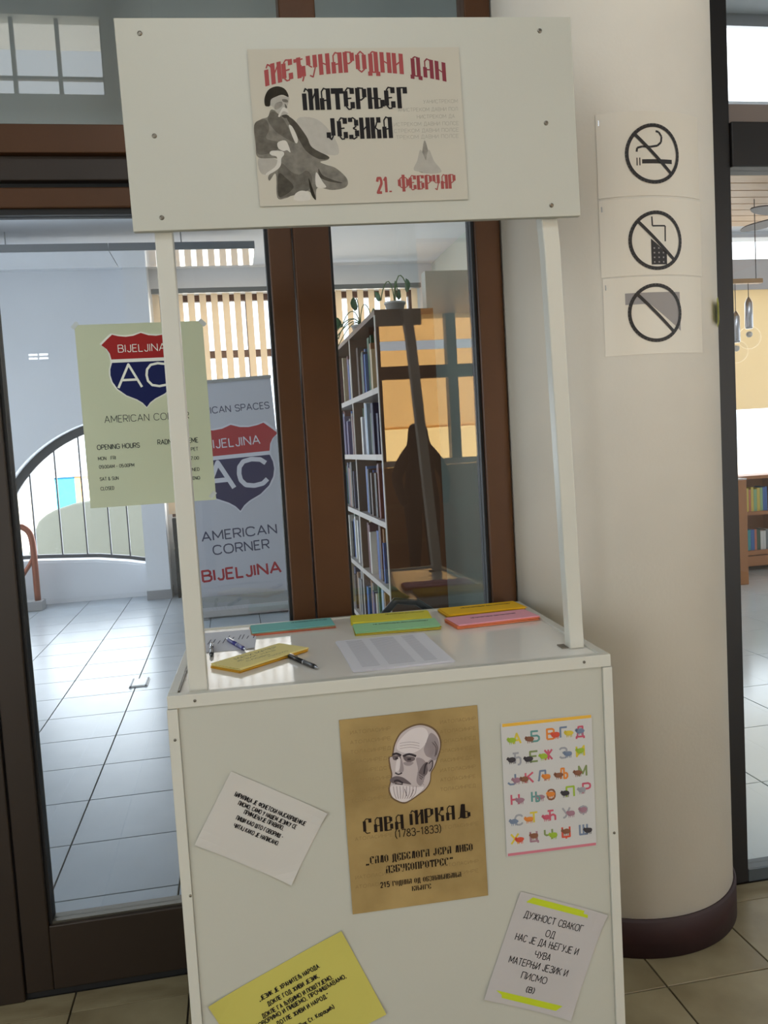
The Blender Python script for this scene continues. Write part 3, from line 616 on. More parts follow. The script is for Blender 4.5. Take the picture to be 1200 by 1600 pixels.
strokes(SV, [([(480, 378), (508, 370), (538, 384)], 15), ([(550, 388), (592, 374), (638, 388)], 15), ([(500, 403), (518, 401)], 14), ([(580, 409), (604, 407)], 15), ([(498, 500), (520, 511), (544, 501)], 9), ([(490, 560), (515, 552), (550, 572)], 12), ([(496, 574), (548, 580)], 7), ([(722, 440), (745, 418), (746, 460), (728, 490)], 6), ([(690, 510), (700, 450), (715, 435)], 10)], SKN[4], zs, us, .0014)
strokes(SV, [([(700+k*13, 300-k*8), (725+k*10, 340), (730+k*6, 385)], 4) for k in range(6)] + [([(485+k*22, 592), (492+k*20, 640), (505+k*14, 678)], 4) for k in range(8)] + [([(645, 500+k*14), (690, 530+k*18)], 4) for k in range(4)] + [([(530, 300+k*18), (600, 290+k*18), (660, 300+k*18)], 2.5) for k in range(3)], SKN[2], zs, us, .0016)
strokes(SV, [([(742, 290), (772, 330), (764, 390)], 7), ([(760, 285), (782, 330), (772, 380)], 6), ([(560, 610), (575, 660)], 4), ([(620, 615), (600, 665)], 4), ([(475, 556), (500, 540), (540, 545), (590, 572)], 5)], SKN[3], zs, us, .0018)
def line(parent, zf, unit, text, x, y, h, wd, m, style='slav', wt=.17, slant=0, gap=None):
    c = zf(x, y); mb = MB(); letter(mb, text, c[0], c[1], h*unit, wd*unit, style, wt, .0013, slant=slant, gap=gap)
    return mb.build('lettering', m, parent)
INKB = mat('brown_black_ink', L(30, 20, 14), .6, spec=.2)
line(SV, zs, us, 'САВА', 420, 850, 98, 255, INKB, wt=.21); line(SV, zs, us, 'МРКАЉ', 797, 788, 98, 392, INKB, wt=.21)
line(SV, zs, us, '(1783–1833)', 650, 903, 50, 305, INKB, 'plain', .12)
line(SV, zs, us, '„САЛО ДЕБЕЛОГА ЈЕРА ЛИБО', 660, 1060, 50, 720, INKB, wt=.19); line(SV, zs, us, 'АЗБУКОПРОТРЕС”', 660, 1138, 50, 450, INKB, wt=.19)
line(SV, zs, us, '215 ГОДИНА ОД ОБЗНАЊИВАЊА', 668, 1240, 34, 545, INKB, wt=.19); line(SV, zs, us, 'КЊИГЕ', 672, 1293, 34, 125, INKB, wt=.19)

# alphabet poster
AB = sheet('alphabet_poster', 'white children\'s alphabet poster with colourful animal letters', on_stand(.7915, .743, -.1), .2045, .297, paper('white_print_paper', L(196, 194, 192)))
fA0 = affine((781, 1130), (922, 1116), (792, 1340), .2045, .297)
def za(x, y): return fA0(760+x/6, 1100+y/6)
ua = .2045/141.7/6
rect(AB, 'border_band', -.099, .101, .1405, .1475, .0009, mat('amber_print', L(222, 172, 60), .7)); rect(AB, 'border_band', -.1, .101, -.1475, -.1415, .0009, mat('rose_print', L(196, 112, 126), .7))
CP = {'g':(150, 176, 50), 't':(90, 140, 136), 'r':(206, 78, 56), 'o':(214, 128, 52), 'b':(110, 124, 148), 'k':(56, 50, 56), 'y':(206, 182, 60), 'p':(190, 84, 104), 'n':(130, 84, 62), 's':(150, 150, 156), 'm':(156, 116, 130), 'e':(120, 134, 84)}
for ch, x, y, c1, c2, kind in (('А', 275, 320, 'y', 'g', 0), ('Б', 445, 300, 't', 'n', 1), ('В', 590, 280, 'o', 'r', 2), ('Г', 715, 265, 'b', 'y', 2), ('Д', 865, 260, 'p', 'b', 3),
    ('Ђ', 275, 505, 's', 'k', 0), ('Е', 435, 490, 'e', 'k', 1), ('Ж', 570, 475, 'p', 'g', 0), ('З', 710, 460, 's', 'b', 2), ('И', 870, 445, 'y', 'g', 3),
    ('Ј', 230, 705, 'b', 'm', 2), ('К', 395, 690, 'p', 'n', 0), ('Л', 510, 675, 'b', 'o', 2), ('Љ', 715, 655, 'o', 'n', 0), ('М', 895, 635, 'e', 'n', 0),
    ('Н', 265, 895, 'p', 'm', 2), ('Њ', 455, 870, 't', 'm', 2), ('О', 600, 855, 'n', 'o', 3), ('П', 780, 830, 'g', 'k', 0), ('Р', 935, 800, 'p', 's', 0),
    ('С', 300, 1090, 's', 'b', 0), ('Т', 440, 1070, 'y', 'o', 0), ('Ћ', 605, 1055, 'p', 'p', 0), ('У', 745, 1030, 's', 'm', 2), ('Ф', 905, 1010, 's', 'm', 3),
    ('Х', 265, 1270, 'y', 'r', 2), ('Ц', 445, 1250, 'm', 'n', 3), ('Ч', 580, 1235, 'e', 'g', 2), ('Џ', 745, 1215, 'r', 'n', 3), ('Ш', 910, 1195, 'b', 'k', 2)):
    c = za(x, y); mb = MB(); letter(mb, ch, c[0], c[1], 92*ua, 70*ua, 'plain', .19, .0010)
    q = za(*{0:(x-45, y+15), 1:(x-50, y+25), 2:(x+45, y+8), 3:(x, y-5)}[kind]); r = 34*ua
    n0 = len(mb.f); rng = random.Random(ord(ch))
    body = [(q[0]+r*1.05*math.cos(a)*(1+.25*rng.random()), q[1]+r*.62*math.sin(a)*(1+.3*rng.random())) for a in [2*PI*i/9 for i in range(9)]]
    mb.poly(smooth(body, 3), .0012, 1)
    for s in (-.7, -.25, .3, .7): mb.poly([(q[0]+s*r, q[1]-r*.3), (q[0]+s*r+r*.18, q[1]-r*.3), (q[0]+s*r+r*.14, q[1]-r*1.15), (q[0]+s*r, q[1]-r*1.15)], .0012, 1)
    hx = q[0]-r*1.05; mb.poly(smooth([(hx-r*.4, q[1]+r*.3), (hx, q[1]+r*.85), (hx+r*.4, q[1]+r*.5), (hx+r*.3, q[1]), (hx-r*.2, q[1])], 3), .0012, 1)
    mb.build('animal_letter', [mat('letter_print_'+c1, L(*CP[c1]), .7), mat('letter_print_'+c2, L(*CP[c2]), .7)], AB)

# notes on the front panel
NW = sheet('paper_note', 'white paper note tilted clockwise with five lines of small black capitals', on_stand(.168, .7235, -30.2), .221, .168, paper('white_note_paper', L(197, 193, 187)), 'note', .006, corners=(.2, 1, 1, .7))
fN = affine((361, 1203), (511, 1272), (305, 1319), .221, .168)
def zn(x, y): return fN(280+x/4.615, 1180+y/4.615)
un = .221/165/4.615
for t, x, y, wd in (('ЋИРИЛИЦА ЈЕ ФОНЕТСКИ НАЈСАВРШЕНИЈЕ', 655, 390, 560), ('ПИСМО, САМО У НАШЕМ ЈЕЗИКУ СЕ', 635, 435, 455), ('ПРИМЈЕЊУЈЕ ПРАВИЛО,', 610, 472, 310), ('ПИШИ КАО ШТО ГОВОРИШ -', 580, 525, 365), ('ЧИТАЈ КАКО ЈЕ НАПИСАНО.', 555, 578, 350)):
    line(NW, zn, un, t, x, y, 30, wd, INK, 'plain', .2, gap=.26)
NY = sheet('paper_note', 'pale yellow paper note tilted anticlockwise with lines of black capitals', on_stand(.2185, .319, 23.2), .312, .216, paper('pale_yellow_paper', L(194, 185, 94)), 'note', .006, corners=(1, .6, .8, .3))
fY = affine((326, 1570), (535, 1453), (401, 1712), .312, .216)
def zy(x, y): return fY(300+x/3.75, 1430+y/3.75)
uy = .312/239.5/3.75
for t, x, y, wd in (('„ЈЕЗИК ЈЕ ХРАНИТЕЉ НАРОДА.', 572, 400, 410), ('ДОКЛЕ ГОД ЖИВИ ЈЕЗИК,', 597, 447, 345), ('ДОКЛЕ ГА ЉУБИМО И ПОШТУЈЕМО,', 622, 490, 475), ('ГОВОРИМО И ПИШЕМО, ПРОЧИШЋАВАМО,', 645, 520, 610), ('ДОТЛЕ ЖИВИ И НАРОД.”', 655, 572, 350), ('(Вук Ст. Караџић)', 735, 620, 240)):
    line(NY, zy, uy, t, x, y, 27, wd, INK, 'plain', .2, gap=.26)
NL = sheet('paper_note', 'white paper note with lime green bars above and below serif lines', on_stand(.766, .357, -22), .21, .252, paper('lilac_white_paper', L(186, 181, 180)), 'note', .006, corners=(.3, 1, .8, .5))
fL = affine((810, 1392), (944, 1430), (757, 1563), .21, .252)
def zl(x, y): return fL(740+x/5, 1370+y/5)
ul = .21/139/5
LIME = mat('lime_print', L(186, 200, 30), .7)
rect(NL, 'lime_bar', -.1, .083, .106, .12, .0011, LIME); rect(NL, 'lime_bar', -.09, .083, -.114, -.1, .0011, LIME)
for t, x, y, wd in (('ДУЖНОСТ СВАКОГ', 612, 355, 470), ('ОД', 585, 455, 70), ('НАС ЈЕ ДА ЊЕГУЈЕ И', 562, 535, 500), ('ЧУВА', 530, 628, 122), ('МАТЕРЊИ ЈЕЗИК И', 500, 712, 465), ('ПИСМО', 468, 805, 200)):
    line(NL, zl, ul, t, x, y, 50, wd, INK, 'plain', .11)
line(NL, zl, ul, '(В)', 440, 902, 40, 60, INK, 'plain', .16)

# ---------------- counter clutter
def slip_stack(label, u, w_, ang, colors, n, wd=.215, ht=.1, th=.0011, text=None, name='slip_stack', hand=False, spread=.004):
    root = empty(name); root.matrix_world = on_counter(u, w_, ang); tag(root, label, 'paper stack', None)
    rng = random.Random(label)
    for i in range(n):
        c = colors[min(len(colors)-1, int(i*len(colors)/n))]
        s = MB().box(-wd/2, wd/2, -ht/2, ht/2, 0, th).build('slip', c, root)
        s.location = (rng.uniform(-spread, spread), rng.uniform(-spread, spread), i*(th+.0001)); s.rotation_euler = (0, 0, rng.uniform(-.03, .03))
        if i == n-1: s.location.x = s.location.y = 0; s.rotation_euler = (0, 0, 0); last = s
    if text:
        for t, x, y, h, ww, sl in text:
            mb = MB(); letter(mb, t, x, y, h, ww, 'plain', .12 if hand else .15, th+.0002, slant=sl); mb.build('lettering', INKG if hand else INK, last)
    return root
C_ = lambda nm, r, g, b: paper(nm, L(r, g, b))
Y1, Y2 = C_('straw_paper', 238, 222, 150), C_('amber_paper_edge', 214, 164, 52)
SUB = 'МЕЂУНАРОДНИ ДАН МАТЕРЊЕГ'
slip_stack('stack of straw yellow slips with handwriting beside the black pen', .186, .252, 42.6, [Y2, Y2, Y1], 9, .215, .1, text=[('МАТИ МАТЕР', .01, .026, .012, .13, 0), ('ЈЕЗИК НАШ', -.01, .006, .009, .12, 0), ('СЛОВО', -.02, -.014, .008, .07, 0), ('ПИСМО', .03, -.03, .007, .06, 0)], hand=True)
slip_stack('stack of teal slips above red ones at the back of the counter', .272, .575, 3, [C_('red_paper', 206, 112, 84), C_('kraft_paper', 166, 150, 120), C_('teal_paper', 122, 188, 182)], 8, .222, .1, text=[(SUB, .05, .03, .008, .1, 0)])
slip_stack('stack of lemon yellow slips behind the mint green stack', .545, .585, -4, [C_('lemon_paper', 226, 214, 70)], 7, .218, .1, text=[(SUB, .045, .03, .008, .11, 0)])
slip_stack('stack of mint green slips over olive ones in the counter middle', .543, .455, -2.5, [C_('olive_paper', 184, 168, 60), C_('olive_paper', 184, 168, 60), C_('mint_paper', 160, 212, 160)], 9, .22, .1, text=[(SUB, .015, .025, .009, .15, 0)])
slip_stack('stack of golden orange slips at the back right of the counter', .808, .583, 4, [C_('deep_gold_paper', 196, 150, 30), C_('gold_paper', 238, 186, 34)], 9, .225, .1, text=[(SUB, .02, .02, .01, .15, 0)])
slip_stack('stack of pink slips above salmon ones at the right of the counter', .8, .445, 6, [C_('salmon_paper', 236, 140, 96), C_('salmon_paper', 236, 140, 96), C_('pink_paper', 238, 168, 182)], 10, .228, .102, text=[(SUB, .01, .012, .01, .13, 0)])
slip_stack('white A4 printed lists lying on the counter front', .492, .212, 2.5, [C_('list_paper', 224, 222, 228)], 5, .224, .3, .0007, name='printed_list', spread=.002)
ls = [o for o in bpy.data.objects if o.name.startswith('printed_list')][0]; lst = ls.children[-1]
mb = MB()
for k in range(24):
    for x, ww in ((-.07, .04), (0, .06), (.065, .03)): mb.add([(x-ww/2, .13-k*.011, .0009), (x+ww/2, .13-k*.011, .0009), (x+ww/2, .1335-k*.011, .0009), (x-ww/2, .1335-k*.011, .0009)], [(0, 1, 2, 3)])
mb.build('lettering', mat('pale_grey_ink', L(176, 174, 182), .8), lst)
wt_ = sheet('tally_sheet', 'curled white sheet with handwritten tally strokes under the blue pen', on_counter(.098, .49, -1), .15, .235, C_('tally_paper', 222, 222, 230), 'paper', .008, corners=(0, 0, .3, 1))
mb = MB(); rng = random.Random(3)
for k in range(11):
    x = -.06+k*.0125+rng.uniform(-.003, .003); ribbon(mb, [(x, -.0-.03*(k < 5)), (x+.004, .055-.02*(k % 3 == 0)-.03*(k < 5))], .0022, .0012, lambda a, b: (a, b))
mb.build('tally_marks', mat('blue_ink', L(70, 74, 96), .7), wt_)
def pen(label, u0, w0, u1, w1, body, grip, metal):
    root = empty('ballpoint_pen'); d = Vector((u1-u0, w1-w0)); Ln = d.length
    root.matrix_world = on_counter((u0+u1)/2, (w0+w1)/2, math.degrees(math.atan2(d.y, d.x)), 1.0162+.0056); tag(root, label, 'pen')
    h = Ln/2
    MB().tube([(-h+.012, 0, 0), (h*.1, 0, 0)], .0052, 14).build('barrel', body, root, True)
    MB().tube([(h*.1, 0, 0), (h*.14, 0, 0)], .0055, 14).build('ring', metal, root, True)
    MB().tube([(h*.14, 0, 0), (h-.022, 0, 0), (h-.014, 0, 0)], [.0053, .0054, .0046], 14).build('grip', grip, root, True)
    MB().tube([(h-.014, 0, 0), (h-.003, 0, 0), (h, 0, 0)], [.0044, .0016, .0008], 14).build('tip', metal, root, True)
    MB().tube([(-h, 0, 0), (-h+.012, 0, 0)], .0032, 12).build('push_button', metal, root, True)
    MB().box(-h+.014, -h+.055, -.0018, .0018, .0056, .0069).build('clip', metal, root)
m_chrome = mat('chrome', L(200, 200, 204), .2, 1); m_bluep = mat('blue_violet_plastic', L(58, 56, 130), .35)
pen('black ballpoint pen lying in front of the yellow slips', .249, .249, .312, .106, m_black, m_black, m_chrome)
pen('blue ballpoint pen lying on the white tally sheet', .099, .485, .15, .345, m_bluep, m_bluep, m_chrome)
pen('silver and black pen half hidden by the left post', .062, .45, .068, .31, m_chrome, m_black, m_black)
# ---------------- shield emblem shared by the two American Corner prints
def shield(parent, cx, yt, h, z, red, navy, white, city, acw, cw):
    half = [(0, 1.0), (.1, .965), (.2, .955), (.3, .968), (.375, .99), (.45, .925), (.525, .855), (.46, .80), (.425, .74), (.41, .66)]
    P = lambda q: (cx+q[0]*h, yt-h+q[1]*h)
    out = [(-x, y) for x, y in half[::-1]][:-1] + half
    k = 1.03
    low = [(.405, .615), (.435, .53), (.44, .45), (.42, .36), (.36, .26), (.25, .17), (.12, .11), (.05, .06), (0, 0)]
    full = out + low + [(-x, y) for x, y in low[-2::-1]]
    MB().poly([(cx+q[0]*h*1.045, yt-h/2+(q[1]-.5)*h*1.04) for q in full], z).build('shield_outline', white, parent)
    MB().poly([P(q) for q in out], z+.0003).build('shield_top', red, parent)
    MB().poly([P(q) for q in low + [(-x, y) for x, y in low[-2::-1]]], z+.0003).build('shield_body', navy, parent)
    mb = MB(); letter(mb, 'BIJELJINA', cx, yt-h*.2, h*.095, h*.62, 'plain', cw, z+.0006); letter(mb, 'AC', cx, yt-h*.57, h*.31, h*.70, 'plain', acw, z+.0006, gap=.16)
    mb.build('lettering', white, parent)

# poster taped inside the door glass
m_pg = paper('pale_green_paper', L(216, 222, 198), .35)
GP = sheet('opening_hours_poster', 'pale green opening hours poster with red and navy shield taped to the door glass', upright(-.2215, 2.4585, 1.627, .2), .344, .504, m_pg)
fG = affine((113, 507), (315, 503), (143, 793), .346, .507)
def zg(x, y): return fG(100+x/4.8, 490+y/4.8)
ug = .346/202/4.8
top, bot = zg(565, 150), zg(615, 705)
WH = mat('white_print', L(224, 228, 220), .6); RG = mat('red_shield_print', L(150, 34, 34), .6, spec=.2); NG = mat('navy_shield_print', L(12, 24, 78), .6, spec=.2)
shield(GP, (top[0]+bot[0])/2, top[1], top[1]-bot[1], .001, RG, NG, WH, '', .1, .1)
for t, x, y, h, wd, wt in (('AMERICAN CORNER', 622, 782, 52, 640, .09), ('OPENING HOURS', 410, 992, 36, 318, .15), ('MON   FRI', 325, 1078, 25, 130, .15), ('09.00AM - 05.00PM', 400, 1140, 25, 262, .15), ('SAT & SUN', 345, 1232, 25, 138, .15), ('CLOSED', 333, 1305, 25, 100, .15),
    ('RADNO VRIJEME', 863, 970, 36, 310, .15), ('PON - PET', 940, 1036, 25, 160, .15), ('09.00 - 17.00', 925, 1106, 25, 205, .15), ('SUB - NED', 955, 1192, 25, 160, .15), ('ZATVORENO', 955, 1258, 25, 170, .15)):
    line(GP, zg, ug, t, x, y, h, wd, mat('dark_green_ink', L(44, 52, 48), .7), 'plain', wt)
m_tape = mat('clear_tape', L(228, 232, 232), .25, transl=.5)
for x, y, a in ((70, 88, .8), (1030, 80, -.8), (1145, 1392, .8)):
    c = zg(x, y); t = MB().box(-.011, .011, -.006, .006, .0008, .0012).build('tape', m_tape, GP); t.location = (c[0], c[1], 0); t.rotation_euler = (0, 0, a)

# roll-up banner in the hall
BN = tag(empty('rollup_banner', (.035, 8.0, 0)), 'grey roll-up banner with red and navy shield standing in the hall', 'banner')
m_ban = mat('grey_banner_cloth', L(196, 196, 204), .55, noise=.04, nscale=2); m_alu = mat('brushed_aluminium', L(178, 178, 180), .3, .8)
bs = sheet('banner_sheet', None, Matrix.Identity(4), .86, 2.02, m_ban, None, th=.001); bs.parent = BN
bs.matrix_local = Matrix.Translation((-.005, 0, 1.17)) @ RX @ Matrix.Rotation(math.radians(2.4), 4, 'Z')
fB = affine((264, 606), (413, 592), (303, 934), .86, 2.02)
def zb(x, y): return fB(x, y)
ub = .86/149.6
a, b = zb(350, 664), zb(361, 795)
RB = mat('red_banner_print', L(170, 22, 40), .6, spec=.2); NB = mat('navy_banner_print', L(22, 20, 76), .6, spec=.2); WB = mat('white_banner_print', L(214, 212, 220), .5)
shield(bs, (a[0]+b[0])/2+.01, a[1], a[1]-b[1], .003, RB, NB, WB, '', .17, .13)
NI = mat('navy_ink', L(44, 44, 78), .6)
for t, x, y, h, wd, m, wt in (('AMERICAN SPACES', 345, 640, 10, 132, NI, .14), ('AMERICAN', 363, 828, 14.5, 120, NI, .15), ('CORNER', 366, 850, 14.5, 90, NI, .15), ('BIJELJINA', 367, 888, 17, 126, RB, .2)): line(bs, zb, ub, t, x, y, h, wd, m, 'plain', wt)
cs = MB(); cs.prism([(-.1, 0), (.1, 0), (.085, .06), (.05, .1), (-.05, .1), (-.085, .06)], -.43, .43, fn=lambda x, y, z: (z+.03, x, y+.012))
cs.build('cassette', m_alu, BN, bevel=.006); MB().box(-.40, -.34, -.16, .16, 0, .012).build('foot', m_alu, BN); MB().box(.40, .46, -.16, .16, 0, .012).build('foot', m_alu, BN)
MB().box(-.42, .44, -.06, -.045, .10, .2).build('lower_strip', mat('silver_strip', L(190, 190, 188), .25, .6), BN)
tr = MB().box(-.44, .44, -.012, .012, 0, .03).build('top_rail', m_alu, BN); tr.location = (-.05, 0, 2.172); tr.rotation_euler = (0, -math.radians(2.4), 0)
MB().tube([(0, .03, .1), (-.045, .03, 2.18)], .011, 10).build('support_pole', m_alu, BN, True)

# ---------------- prohibition signs wrapped round the column
def cyl(s, z, off, z0):                            # arc length and height on the column -> local point
    a = s/CR; r = CR+off; return (r*math.sin(a), -r*math.cos(a), z-z0)
def cpatch(mb, s0, s1, z0, z1, off, zo, mi=0, n=24, m=1):
    for i in range(n):
        for j in range(m):
            a, b = s0+(s1-s0)*i/n, s0+(s1-s0)*(i+1)/n; c, d = z0+(z1-z0)*j/m, z0+(z1-z0)*(j+1)/m
            mb.add([cyl(a, c, off, zo), cyl(b, c, off, zo), cyl(b, d, off, zo), cyl(a, d, off, zo)], [(0, 1, 2, 3)], mi)
def cribbon(mb, pts, wd, off, zo, mi=0):
    for (x0, y0), (x1, y1) in zip(pts, pts[1:]):
        d = Vector((x1-x0, y1-y0)); n = max(1, int(d.length/.008)); nn = Vector((-d.y, d.x)).normalized()*wd/2
        for i in range(n):
            a = Vector((x0, y0))+d*(i/n); b = Vector((x0, y0))+d*((i+1)/n)
            mb.add([cyl(p.x, p.y, off, zo) for p in (a-nn, b-nn, b+nn, a+nn)], [(0, 1, 2, 3)], mi)
m_sleeve = mat('plastic_sleeve', L(226, 218, 204), .42); INKC = mat('sign_black_print', L(30, 26, 26), .5); GREYP = mat('sign_grey_print', L(150, 144, 142), .5)
u3 = .078/154
def sign(label, s0, s1, z0, z1, sc, zc, paint):
    zo = z0; mb = MB(); cpatch(mb, s0, s1, z0, z1, .0022, zo); cpatch(mb, s1, s0, z0, z1, .0006, zo)
    n = 24
    for s in (s0, s1): mb.add([cyl(s, z0, .0006, zo), cyl(s, z0, .0022, zo), cyl(s, z1, .0022, zo), cyl(s, z1, .0006, zo)], [(0, 1, 2, 3)])
    for z in (z0, z1):
        for i in range(n):
            a, b = s0+(s1-s0)*i/n, s0+(s1-s0)*(i+1)/n
            mb.add([cyl(a, z, .0006, zo), cyl(b, z, .0006, zo), cyl(b, z, .0022, zo), cyl(a, z, .0022, zo)], [(0, 1, 2, 3)])
    o = mb.build('prohibition_sign', m_sleeve, loc=(CC[0], CC[1], zo)); tag(o, label, 'sign', 'prohibition signs on the column')
    q = MB(); paint(q, sc, zc, zo)
    ring = [(sc+.0735*math.cos(2*PI*k/48), zc+.0735*math.sin(2*PI*k/48)) for k in range(49)]
    cribbon(q, ring, .0095, .0036, zo); k = .7071*.0735
    cribbon(q, [(sc-k, zc+k), (sc+k, zc-k)], .0085, .0036, zo)
    q.build('pictogram', [INKC, GREYP], o)
    st = MB(); cpatch(st, s0+.006, s0+.0085, z1-.03, z1-.016, .0026, zo, n=1); st.build('staple', m_chrome, o)
def Z3(cx, cy, sc, zc): return lambda x, y: (sc+(x-cx)*u3, zc-(y-cy)*u3)
def p_smoke(q, sc, zc, zo):
    f = Z3(437, 343, sc, zc)
    cribbon(q, [f(372, 382), f(545, 382)], 22*u3, .0026, zo)
    for x in (345, 360): cribbon(q, [f(x, 362), f(x, 402)], 6*u3, .0026, zo)
    cribbon(q, [f(*p) for p in ((344, 332), (348, 312), (375, 306), (420, 308), (460, 302), (482, 284), (486, 255), (470, 232), (452, 228))], 11*u3, .0026, zo)
def p_phone(q, sc, zc, zo):
    f = Z3(458, 840, sc, zc)
    cribbon(q, [f(*p) for p in ((434, 716), (436, 764), (510, 764), (508, 845))], 8*u3, .0026, zo)
    for i in range(6):
        x0, x1 = 425+15*i, 440+15*i; q.add([cyl(*f(*p), .0027, zo) for p in ((x0, 830+i*12.5), (x1, 842+i*12.5), (x1, 965), (x0, 965))], [(0, 3, 2, 1)])
    for i in range(3):
        for j in range(4): c = f(442+i*26, 880+j*24); q.add([cyl(c[0]+dx, c[1]+dy, .0032, zo) for dx, dy in ((-.002, -.002), (.002, -.002), (.002, .002), (-.002, .002))], [(0, 1, 2, 3)], 1)
def p_food(q, sc, zc, zo):
    f = Z3(455, 1260, sc, zc)
    for i in range(12):
        x0 = 290+i*26; x1 = x0+26; yb0 = 1212+max(0, (x0-420))*.8; yb1 = 1212+max(0, (x1-420))*.8
        q.add([cyl(*f(*p), .0028, zo) for p in ((x0, 1152), (x1, 1152), (x1, yb1), (x0, yb0))], [(0, 3, 2, 1)], 1)
sign('no smoking sign, topmost of the three round bans on the column', -.143, .168, 2.124, 2.342, .007, 2.232, p_smoke)
sign('no mobile phone sign, middle of the three round bans on the column', -.143, .170, 1.916, 2.118, .008, 2.006, p_phone)
sign('crossed circle over a grey shape, lowest of the three bans on the column', -.140, .162, 1.706, 1.912, .0, 1.815, p_food)
nt = MB(); 
for i in range(6):
    a, b = .232+.01*i, .232+.01*(i+1); o1, o2 = .002+.018*(1-i/6)**2, .002+.018*(1-(i+1)/6)**2
    nt.add([cyl(a, 1.80, o1, 1.8), cyl(b, 1.785, o2, 1.8), cyl(b, 1.865, o2, 1.8), cyl(a, 1.845, o1, 1.8)], [(0, 1, 2, 3)])
o = nt.build('sticky_note', paper('lime_sticky_paper', L(186, 190, 110)), loc=(CC[0], CC[1], 1.8)); tag(o, 'small lime sticky note curling off the right side of the column', 'note')
sd = o.modifiers.new('thickness', 'SOLIDIFY'); sd.thickness = .0006

# ---------------- hall
hr = tag(empty('handrail', (-2.09, 9.3, 0)), 'copper coloured tubular handrail on a tiled plinth by the arch', 'handrail')
m_cop = mat('copper_tube', L(150, 84, 62), .35, .4)
MB().box(-.32, .06, -.09, .09, 0, .1).build('plinth', mat('grey_skirting_tile', L(150, 150, 152), .4), hr, bevel=.004)
path = [(-.6, 0, .86), (-.14, 0, .88), (-.08, 0, .87), (-.035, 0, .83), (-.01, 0, .76), (.0, 0, .6), (.0, 0, .1)]
MB().tube(smooth([(p[0], p[2]) for p in path], 4, False) and [(x, 0, z) for x, z in smooth([(p[0], p[2]) for p in path], 5, False)]+[(0, 0, .1)], .032, 12).build('rail', m_cop, hr, True)
MB().tube([(-.01, 0, .55), (-.05, 0, .48), (-.12, 0, .38), (-.25, 0, .3), (-.6, 0, .28)], .022, 10).build('lower_rail', m_cop, hr, True)
MB().tube([(-.28, 0, .1), (-.28, 0, .86)], .025, 10).build('rail_post', m_cop, hr, True)
fs = tag(empty('floor_socket', (-.711, 5.83, 0)), 'square steel floor socket set among the hall tiles', 'socket')
MB().box(-.06, .06, -.1, .1, .0005, .006).build('frame', m_alu, fs); MB().box(-.045, .045, -.085, .085, .006, .009).build('lid', mat('tile_lid', L(190, 196, 204), .3), fs)
for s in (-1, 1): MB().box(s*.05-.005, s*.05+.005, -.1, .1, .006, .012).build('hinge', mat('dark_steel', L(90, 94, 100), .4, .6), fs)
sp = tag(empty('ceiling_panel', (-1.8, 8.0, 3.3)), 'long glossy white panel hung below the hall ceiling', 'ceiling panel')
m_gl = mat('glossy_white_panel', L(200, 204, 210), .05, coat=1.0)
for x0, x1 in ((-2.2, .9), (.905, 2.14)): MB().box(x0, x1, -.33, .34, 0, .05).build('panel', m_gl, sp, bevel=.002)
for x0, x1 in ((-2.2, .9), (.905, 2.14)): MB().box(x0, x1, -.345, -.331, -.005, .06).build('edge_profile', mat('grey_edge_profile', L(120, 122, 126), .4, .4), sp)
for x in (-1.5, 0, 1.5): MB().tube([(x, 0, .05), (x, 0, .25)], .006, 8).build('hanger', m_alu, sp)
# vertical blinds
vb = tag(empty('vertical_blind', (.76, 9.38, .9)), 'beige vertical slat blind across the wide hall window', 'blind')
m_slat = mat('beige_blind_fabric', L(234, 220, 198), .8, noise=.05, nscale=8, transl=.45)
MB().box(-1.46, 1.46, -.03, .03, 2.34, 2.39).build('head_rail', mat('grey_head_rail', L(128, 126, 122), .4, .3), vb)
pr = None
for i in range(24):
    x = -1.42+i*.122
    if pr is None: pr = MB().box(-.036, .036, -.0012, .0012, 0, 2.335).build('slat', m_slat, vb); o = pr
    else: o = clone(pr, vb, (0, 0, 0))
    o.location = (x, 0, 0); o.rotation_euler = (0, 0, math.radians(14+random.uniform(-5, 5)))
for k in range(3): MB().box(-1.46, 1.46, -.002, .002, .02, .024).build('bottom_chain', m_wall, vb) if k == 0 else None
ct = tag(empty('console_table', (-.42, 9.34, 0)), 'low black console standing in front of the hall radiator', 'table')
MB().box(-.24, .24, -.08, .08, .6, .86).build('top', m_black, ct, bevel=.004)
for x in (-.22, .22):
    for y in (-.06, .08): MB().box(x-.015, x+.015, y-.015, y+.015, 0, .6).build('leg', m_black, ct)
rd = tag(empty('radiator', (-.42, 9.53, 0)), 'cream ribbed radiator under the blind window', 'radiator')
for i in range(8): MB().box(-.24+i*.06, -.24+i*.06+.048, -.04, .04, .12, .55).build('rib', mat('cream_enamel', L(206, 200, 184), .4), rd, bevel=.008)
for z in (.16, .5): MB().tube([(-.26, 0, z), (.26, 0, z)], .016, 10).build('pipe', mat('cream_enamel', L(206, 200, 184), .4), rd)
for x in (-.2, .2): MB().box(x-.012, x+.012, -.03, .03, 0, .12).build('foot', mat('cream_enamel', L(206, 200, 184), .4), rd)
